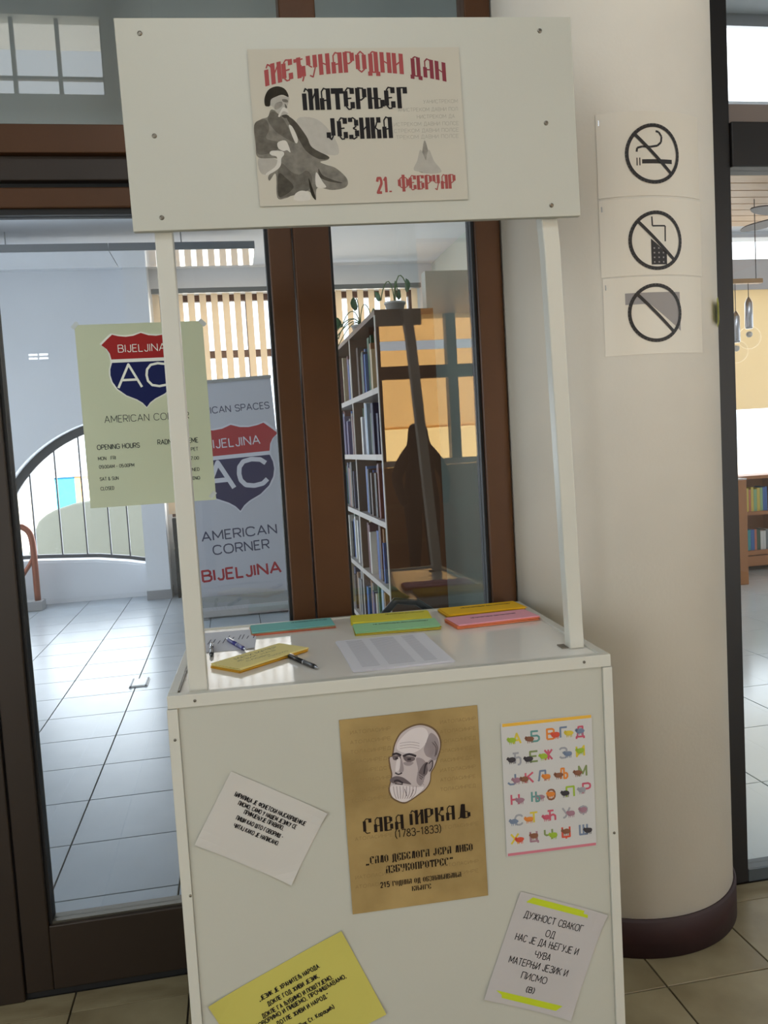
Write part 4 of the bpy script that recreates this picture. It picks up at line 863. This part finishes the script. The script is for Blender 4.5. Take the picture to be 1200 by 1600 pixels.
# storage rack with boxes right of the banner
rk = tag(empty('storage_rack', (.72, 8.85, 0)), 'grey open storage rack half hidden behind the door stile', 'rack')
m_rk = mat('grey_rack_steel', L(110, 108, 106), .5, .4)
for x in (-.24, .22):
    for y in (-.15, .13): MB().box(x, x+.02, y, y+.02, 0, 1.5).build('upright', m_rk, rk)
RZ = (.12, .45, .72, 1.0, 1.3)
for z in RZ: MB().box(-.24, .24, -.15, .15, z, z+.02).build('shelf', m_rk, rk)
for z, hgt, c, nm, lab in ((.14, .26, (120, 118, 112), 'storage_box', 'grey box on the bottom shelf of the storage rack'), (.47, .22, (36, 34, 38), 'storage_box', 'black box on the second shelf of the storage rack'), (.74, .2, (120, 140, 190), 'storage_box', 'blue box on the middle shelf of the storage rack'),
    (1.02, .24, (214, 210, 206), 'storage_box', 'white box on the fourth shelf of the storage rack'), (1.32, .2, (104, 82, 66), 'storage_box', 'brown box on the top shelf of the storage rack')):
    b = tag(empty(nm, (.70, 8.84, z)), lab, 'box'); mm = mat('box_%d_%d_%d' % c, L(*c), .7)
    MB().box(-.2, .19, -.12, .12, .0005, hgt*.82).build('body', mm, b, bevel=.004); MB().box(-.205, .195, -.125, .125, hgt*.82, hgt).build('lid', mm, b, bevel=.004)
# chair behind the fixed pane
ch = tag(empty('chair', (.58, 3.1, 0)), 'black hoop-backed chair behind the fixed pane', 'chair')
hoop = [(-.19, -.19, .44), (-.175, -.2, .7), (-.12, -.205, .88), (-.045, -.205, .955), (.03, -.205, .945), (.12, -.205, .88), (.185, -.2, .7), (.2, -.19, .44)]
MB().tube(hoop, .013, 10).build('backrest', m_black, ch, True)
MB().box(-.2, .2, -.2, .2, .43, .47).build('seat', m_black, ch, bevel=.015)
for x in (-.17, .17):
    for y in (-.17, .17): MB().tube([(x, y, .43), (x*1.12, y*1.12, 0)], .012, 8).build('leg', m_black, ch)

# tall bookcase running into the hall
BX0, BX1 = .70, .98; BY = (3.92, 4.77, 5.62, 6.47)
bc = tag(empty('bookcase', (.84, 5.2, 0)), 'tall brown bookcase with pale shelf edges behind the fixed pane', 'bookcase')
m_bw = wood('brown_bookcase_wood', L(108, 72, 46), L(80, 52, 32), (1, 1, .2)); m_bs = mat('pale_shelf_board', L(186, 178, 172), .5); m_be = mat('white_edge_band', L(196, 186, 176), .45)
for i, y in enumerate(BY):
    q = pbox(bc, 'side_panel', BX0+.004, BX1, y-.012, y+.012, 0, 2.105, m_bw); e = pbox(bc, 'edge_band', BX0, BX0+.004, y-.012, y+.012, 0, 2.105, m_be)
SZ = (.06, .16+.32-.325, .48, .80, 1.124, 1.447, 1.763); SZ = (.155, .478, .80, 1.124, 1.447, 1.763)
for z in SZ:
    for a, b in zip(BY, BY[1:]): pbox(bc, 'shelf', BX0+.004, BX1-.008, a+.012, b-.012, z-.012, z+.012, m_bs); pbox(bc, 'edge_band', BX0, BX0+.004, a+.012, b-.012, z-.014, z+.014, m_be)
pbox(bc, 'top_panel', BX0, BX1, BY[0]-.012, BY[-1]+.012, 2.105, 2.13, m_bw); pbox(bc, 'back_panel', BX1-.008, BX1-.002, BY[0]+.012, BY[-1]-.012, .02, 2.105, m_bw)
m_cover = objcolor('book_cover', .5); m_page = mat('book_pages', L(222, 214, 196), .8)
def make_book(name='book'):
    mb = MB(); mb.box(0, .04, 0, 1, 0, 1, 0); mb.box(.04, 1, 0, .1, 0, 1, 0); mb.box(.04, 1, .9, 1, 0, 1, 0); mb.box(.04, .97, .1, .9, .015, .985, 1)
    return mb.build(name, [m_cover, m_page])
proto = make_book(); first = True
ORD = ['first', 'second', 'third', 'fourth', 'fifth', 'sixth', 'seventh', 'eighth', 'ninth', 'tenth', 'eleventh', 'twelfth', 'thirteenth', 'fourteenth', 'fifteenth', 'sixteenth', 'seventeenth', 'eighteenth', 'nineteenth', 'twentieth']
BCOL = [('white', 214, 208, 198), ('grey', 140, 136, 132), ('dark brown', 74, 50, 40), ('navy', 40, 48, 84), ('blue', 46, 92, 160), ('maroon', 96, 36, 42), ('cream', 200, 186, 150), ('green', 50, 92, 62), ('violet', 92, 80, 120), ('tan', 160, 120, 84), ('black', 36, 34, 36), ('pale blue', 150, 170, 190)]
def put_book(x, y, z, dx, th, hh, rz, col, label, group, lean=0):
    global first
    o = proto if first else proto.copy()
    if not first: COL.objects.link(o)
    first = False
    o.location = (x, y, z); o.scale = (dx, th, hh); o.rotation_euler = (lean, 0, rz); o.color = L(*col[1:])
    tag(o, label, 'book', group); return o
rng = random.Random(11)
SHN = {0:'lowest', 1:'second lowest', 2:'third', 3:'fourth', 4:'fifth', 5:'top'}
for bay in (0, 1):
    for si, z in enumerate(SZ):
        if si < 1: continue
        y = BY[bay]+.016; k = 0; lim = BY[bay+1]-.02-(.08 if (si+bay) % 3 == 0 else 0)
        while True:
            th = rng.uniform(.024, .062); hh = rng.uniform(.2, .285)
            if y+th > lim or k > 19: break
            c = rng.choice(BCOL)
            if bay == 0 and si == 3 and k in (2, 3): c = BCOL[4]; th = .05; hh = .28
            if bay == 0 and si == 2 and k == 1: c = BCOL[7]
            put_book(BX0+rng.uniform(.012, .05), y, z+.0125, rng.uniform(.16, .2), th, hh, 0, c, '%s book, %s in the %s bay of the tall bookcase, %s shelf' % (c[0], ORD[k], ('near', 'far')[bay], SHN[si]), 'books in the tall bookcase')
            y += th+.0015; k += 1
# trailing plants on the bookcase
m_leaf = mat('pothos_leaf', L(58, 104, 50), .45, noise=.3, nscale=9, transl=.15); m_stem = mat('pothos_stem', L(96, 120, 70), .6)
def pothos(label, x, y, leaves, tips):
    r = tag(empty('potted_plant', (x, y, 2.13)), label, 'plant')
    MB().lathe([(.035, 0), (.05, .07), (.054, .07), (.054, .08), (.046, .08), (.04, .06)], (0, 0, 0), 20).build('pot', mat('white_pot', L(210, 206, 200), .5), r, True)
    MB().lathe([(.001, .072), (.045, .072)], (0, 0, 0), 16).build('soil', mat('dark_soil', L(58, 44, 34), .9), r)
    for (dx, dy, dz_, s, a, t) in leaves:
        p0 = Vector((0, 0, .075)); p3 = Vector((dx, dy, dz_)); p1 = p0+Vector((dx*.2, dy*.2, .1+max(0, dz_))); p2 = p3+Vector((-dx*.1, -dy*.1, .06))
        path = [((1-q)**3)*p0+3*((1-q)**2)*q*p1+3*(1-q)*q*q*p2+q**3*p3 for q in [i/8 for i in range(9)]]
        MB().tube(path, .0028, 6).build('stem', m_stem, r, True)
        out = [(0, 0), (.28, .22), (.36, .5), (.25, .82), (0, 1.15), (-.25, .82), (-.36, .5), (-.28, .22)]
        mb = MB(); vs = [(px*s, py*s, -.25*s*abs(px)+.12*s*math.sin(py*2)) for px, py in out]+[(0, .5*s, .06*s)]
        mb.add(vs, [(i, (i+1) % 8, 8) for i in range(8)]); lf = mb.build('leaf', m_leaf, r, True); lf.location = p3; lf.rotation_euler = (t, a*.4, a)
        so = lf.modifiers.new('thickness', 'SOLIDIFY'); so.thickness = .001
pothos('trailing pothos in a white pot on the far bookcase top', .80, 4.95, [(-.12, -.1, .06, .09, 2.3, 1.2), (-.16, -.2, -.02, .085, 1.6, 1.3), (-.2, -.3, -.03, .09, 2.6, 1.9), (-.22, -.1, -.1, .09, 3.0, 2.0), (-.05, -.15, .14, .08, .6, 1.2), (-.2, -.05, -.16, .07, 2.5, 2.2), (.08, .05, .12, .08, -1, 1.0)], 0)
pothos('small sprouting pothos in a white pot near the bookcase end', .86, 4.2, [(.07, .0, .13, .075, -1.2, 1.3), (.03, .05, .1, .05, .6, 1.4), (-.06, .05, .1, .06, 1.8, 1.3)], 0)
# ---------------- reading room
cl = tag(empty('ceiling_light', (3.2, 4.45, 3.47)), 'large white luminous ceiling panel in the reading room', 'light')
MB().box(-1.5, 1.5, -.43, .43, .03, .09).build('frame', m_alu, cl); MB().box(-1.47, 1.47, -.4, .4, .0, .03).build('diffuser', mat('lit_diffuser', (.92, .96, 1, 1), .5, emit=2.6), cl)
rs = tag(empty('low_bookshelf', (5.4, 7.95, 0)), 'low orange wooden bookshelf with two rows of books by the window', 'bookshelf')
m_ow = wood('orange_beech', L(186, 124, 74), L(160, 100, 56), (1, 1, .25))
pbox(rs, 'end_panel', 4.50, 4.725, 7.18, 8.1, 0, .99, m_ow, .004)
for x in (5.5, 6.4): pbox(rs, 'divider', x, x+.03, 7.8, 8.1, 0, .95, m_ow)
pbox(rs, 'back_panel', 4.725, 6.4, 8.08, 8.1, 0, .95, m_ow)
for z, t in ((.06, .1), (.58, .035), (.17, .045)):
    for a, b in ((4.725, 5.5), (5.53, 6.4)): pbox(rs, 'shelf', a, b, 7.79, 8.08, z, z+t, m_ow)
pbox(rs, 'top_panel', 4.725, 6.43, 7.76, 8.1, .95, .985, m_ow, .003)
for si, z, hm in ((0, .2152, .22), (1, .6152, .26)):
    y = 4.735; k = 0
    while k < 20:
        th = rng.uniform(.02, .045)
        if y+th > 5.48: break
        c = rng.choice([('turquoise', 60, 160, 170), ('white', 220, 220, 216), ('pale green', 150, 190, 140), ('blue', 60, 110, 180), ('yellow', 220, 196, 90), ('dark green', 60, 90, 70), ('coral', 206, 120, 96), ('grey', 120, 124, 128)])
        put_book(y+th, 7.83, z, .18, th, hm*rng.uniform(.82, .98), PI/2, c, '%s book, %s from left on the %s shelf of the low bookshelf' % (c[0], ORD[k], ('lower', 'upper')[si]), 'books in the low bookshelf')
        y += th+.002; k += 1
fp = tag(empty('potted_flower', (4.62, 7.6, .99)), 'small pot of dark pink flowers on the low bookshelf', 'plant')
MB().lathe([(.05, 0), (.075, .12), (.08, .12), (.08, .13), (.07, .13), (.06, .1)], (0, 0, 0), 18).build('pot', mat('teal_pot', L(70, 96, 96), .4), fp, True)
for k in range(14):
    a = rng.uniform(0, 2*PI); r = rng.uniform(.02, .11); z = rng.uniform(.2, .32)
    MB().tube([(0, 0, .11), (r*.5*math.cos(a), r*.5*math.sin(a), z*.7), (r*math.cos(a), r*math.sin(a), z)], .004, 5).build('stem', m_stem, fp)
    MB().ball((r*math.cos(a), r*math.sin(a), z), .032, 7, sc=(1, 1, .8)).build('flower', mat('pink_petal', L(150, 60, 96), .6) if k % 3 else m_leaf, fp, True)
pp = MB().box(-.13, .13, -.1, .1, 0, .012).build('paper_pile', m_white, loc=(4.61, 7.3, .9905)); tag(pp, 'white papers on the end of the low bookshelf', 'paper')
pd = tag(empty('pendant_lamp', (4.60, 7.0, 3.5)), 'twin pendant lamp of silver cylinders and glass globes on a wooden bar', 'lamp')
bar = MB().box(-.2, .2, -.03, .03, -.74, -.70).build('bar', wood('pale_wood_plank', L(206, 168, 124), L(176, 136, 94)), pd, bevel=.004)
for x in (-.15, .15): MB().tube([(x, 0, -.70), (x, 0, 0)], .004, 6).build('suspension', m_black, pd)
for x, z0, z1 in ((-.06, -.74, -1.0), (.07, -.74, -.88)):
    MB().tube([(x, 0, z0), (x, 0, z1)], .0035, 6).build('cord', m_black, pd)
    c = MB().lathe([(.008, .02), (.02, 0), (.034, -.03), (.036, -.24), (.03, -.26), (.0, -.26)], (x, 0, z1), 20).build('cylinder', m_chrome, pd, True)
    MB().ball((x, 0, z1-.34), .1, 16).build('globe', glass('globe_glass', (.985, .985, .98, 1), .22), c, True)
    MB().ball((x, 0, z1-.31), .028, 10).build('bulb', mat('frosted_bulb', L(236, 230, 220), .4), c, True)
cf = tag(empty('ceiling_fan', (5.12, 6.9, 3.5)), 'dark bladed ceiling fan under the wooden reading room ceiling', 'fan')
MB().tube([(0, 0, 0), (0, 0, -.12)], .02, 10).build('rod', m_black, cf); MB().lathe([(.02, -.1), (.1, -.12), (.11, -.18), (.06, -.22), (.0, -.22)], (0, 0, 0), 20).build('motor', m_black, cf, True)
for k in range(4):
    a = math.radians(195+90*k); bl = MB().prism(smooth([(.09, -.03), (.3, -.085), (.5, -.075), (.62, 0), (.5, .075), (.3, .07), (.09, .03)], 4), -.165, -.155).build('blade', mat('dark_walnut_blade', L(62, 48, 42), .5), cf); bl.rotation_euler = (.15, 0, a)

# ---------------- outside the arched window
gw = MB(); pts = [(-2.85, -1.2), (-2.8, .2), (-2.7, .55), (-2.6, .757), (-2.5, .84), (-2.38, .9), (-2.13, .967), (-1.9, .99), (-.6, 1.0), (.4, .95), (.4, -1.2)]
gw.prism(pts, 12.0, 12.4, fn=lambda x, y, z: (x, z, y)); tag(gw.build('garden_wall', mat('pale_render', L(176, 180, 168), .9, noise=.06, nscale=2), bevel=.02), 'pale rendered curved garden wall outside the arched window', 'wall')
hs = tag(empty('shop_building', (-4.29, 22, -1.2)), 'low pale building with a blue panel and orange pier beyond the arch', 'building')
MB().box(-.3, 2.6, 0, 3, 0, 2.39).build('wall', mat('white_render', L(224, 220, 214), .9), hs); MB().box(-.05, 2.7, -.12, 3, 2.39, 2.56).build('fascia', mat('mauve_fascia', L(150, 146, 160), .7), hs)
MB().box(.0, .47, -.06, 0, .3, 2.39).build('blue_panel', mat('bright_blue_panel', L(40, 150, 200), .6), hs); MB().box(.47, .6, -.08, 0, 0, 2.39).build('orange_pier', mat('orange_render', L(206, 150, 96), .8), hs)
car = tag(empty('parked_car', (-6.25, 18.0, -1.2), math.radians(8)), 'light blue parked car glimpsed beyond the copper handrail', 'car')
m_car = mat('light_blue_car_paint', L(120, 160, 210), .25, .2, coat=.6)
side = [(-2.0, .35), (-2.05, .75), (-1.9, .95), (-1.1, 1.02), (-.55, 1.42), (.7, 1.45), (1.4, 1.02), (1.95, .9), (2.05, .6), (2.0, .35)]
MB().prism(side, -.8, .8, fn=lambda x, y, z: (x, z, y)).build('body', m_car, car, bevel=.05)
for s in (-1, 1): MB().prism([(-.95, 1.04), (-.5, 1.37), (.65, 1.39), (1.2, 1.04)], s*.795, s*.806, fn=lambda x, y, z: (x, z, y)).build('side_window', m_black, car)
for x in (-1.3, 1.3):
    for s in (-1, 1):
        wl = MB().lathe([(.0, -.1), (.33, -.1), (.33, .1), (.0, .1)], (0, 0, 0), 24).build('wheel', m_black, car); wl.location = (x, s*.75, .33); wl.rotation_euler = (PI/2, 0, 0)

# ---------------- behind the viewer (seen only mirrored in the glass, apart from the added panel)
cb = tag(empty('reception_counter', (2.6, -4.55, 0)), 'brown wooden reception counter below the yellow blinds', 'counter')
MB().box(-.95, 1.0, -.22, .22, .0, 1.2).build('body', wood('orange_beech', L(186, 124, 74), L(160, 100, 56)), cb); MB().box(-1.0, 1.05, -.26, .26, 1.2, 1.25).build('top', m_woodc, cb)
for z in (.4, .8): MB().box(-.95, 1.0, .22, .235, z, z+.04).build('rail', m_woodc, cb)
fl = tag(empty('fill_panel', (.2, -1.0, 3.95)), 'white panel light added high in the foyer to brighten the stand', 'light')  # added fill for stand and counter, its mirror image hidden by the header
MB().box(-.65, .65, -.35, .35, 0, .05).build('housing', m_alu, fl)
for x in (-.5, .5): MB().tube([(x, 0, .05), (x, 0, 3.35)], .005, 6).build('hanger', m_alu, fl)
al = bpy.data.lights.new('fill_panel_lamp', 'AREA'); al.shape = 'RECTANGLE'; al.size = 1.24; al.size_y = .64; al.energy = 42; al.color = (.92, .97, 1)
alo = bpy.data.objects.new('fill_panel_lamp', al); COL.objects.link(alo); alo.parent = fl; alo.location = (0, 0, -.006)
lw = tag(empty('wall_light', (-1.98, -4.97, 2.64)), 'four-cell white wall light on the foyer back wall', 'light')
MB().box(-.12, .12, 0, .05, 0, .1).build('housing', m_alu, lw)
for x in (-.1, .01):
    for z in (.02, .06): MB().box(x, x+.09, .05, .06, z, z+.02).build('cell', mat('lit_cell', (1, 1, 1, 1), .5, emit=6), lw)
ps = bpy.data.meshes.new('person'); J = {'pel': (0, 0, .95, .17), 'bel': (0, 0, 1.1, .17), 'che': (0, .01, 1.32, .18), 'nek': (0, .0, 1.5, .11), 'hed': (0, -.01, 1.62, .12), 'top': (0, -.01, 1.74, .1),
     'ls': (-.14, 0, 1.42, .08), 'le': (-.27, .02, 1.15, .065), 'lw': (-.24, .12, .93, .045), 'lh': (-.22, .17, .86, .04), 'rs': (.14, 0, 1.42, .08), 're': (.27, .02, 1.15, .065), 'rw': (.24, .12, .93, .045), 'rh': (.22, .17, .86, .04),
     'lk': (-.1, .02, .5, .085), 'la': (-.11, -.02, .09, .055), 'lt': (-.12, .12, .04, .04), 'rk': (.1, .02, .5, .085), 'ra': (.11, -.02, .09, .055), 'rt': (.12, .12, .04, .04), 'lhip': (-.1, 0, .88, .12), 'rhip': (.1, 0, .88, .12)}
kn = list(J); ed = [('pel', 'bel'), ('bel', 'che'), ('che', 'nek'), ('nek', 'hed'), ('hed', 'top'), ('che', 'ls'), ('ls', 'le'), ('le', 'lw'), ('lw', 'lh'), ('che', 'rs'), ('rs', 're'), ('re', 'rw'), ('rw', 'rh'), ('pel', 'lhip'), ('lhip', 'lk'), ('lk', 'la'), ('la', 'lt'), ('pel', 'rhip'), ('rhip', 'rk'), ('rk', 'ra'), ('ra', 'rt')]
ps.from_pydata([J[k][:3] for k in kn], [(kn.index(a), kn.index(b)) for a, b in ed], []); ps.materials.append(mat('dark_coat_cloth', L(46, 34, 30), .9))
po = bpy.data.objects.new('person', ps); COL.objects.link(po); po.location = (2.0, -4.0, 0)
sk_ = po.modifiers.new('skin', 'SKIN'); sv = ps.skin_vertices[0].data
for i, k in enumerate(kn): sv[i].radius = (J[k][3], J[k][3]); sv[i].use_root = (k == 'pel')
po.modifiers.new('smooth', 'SUBSURF').levels = 2; po.modifiers['smooth'].render_levels = 2
tag(po, 'person in a dark coat standing before the yellow blinds, mirrored in the glass', 'person')
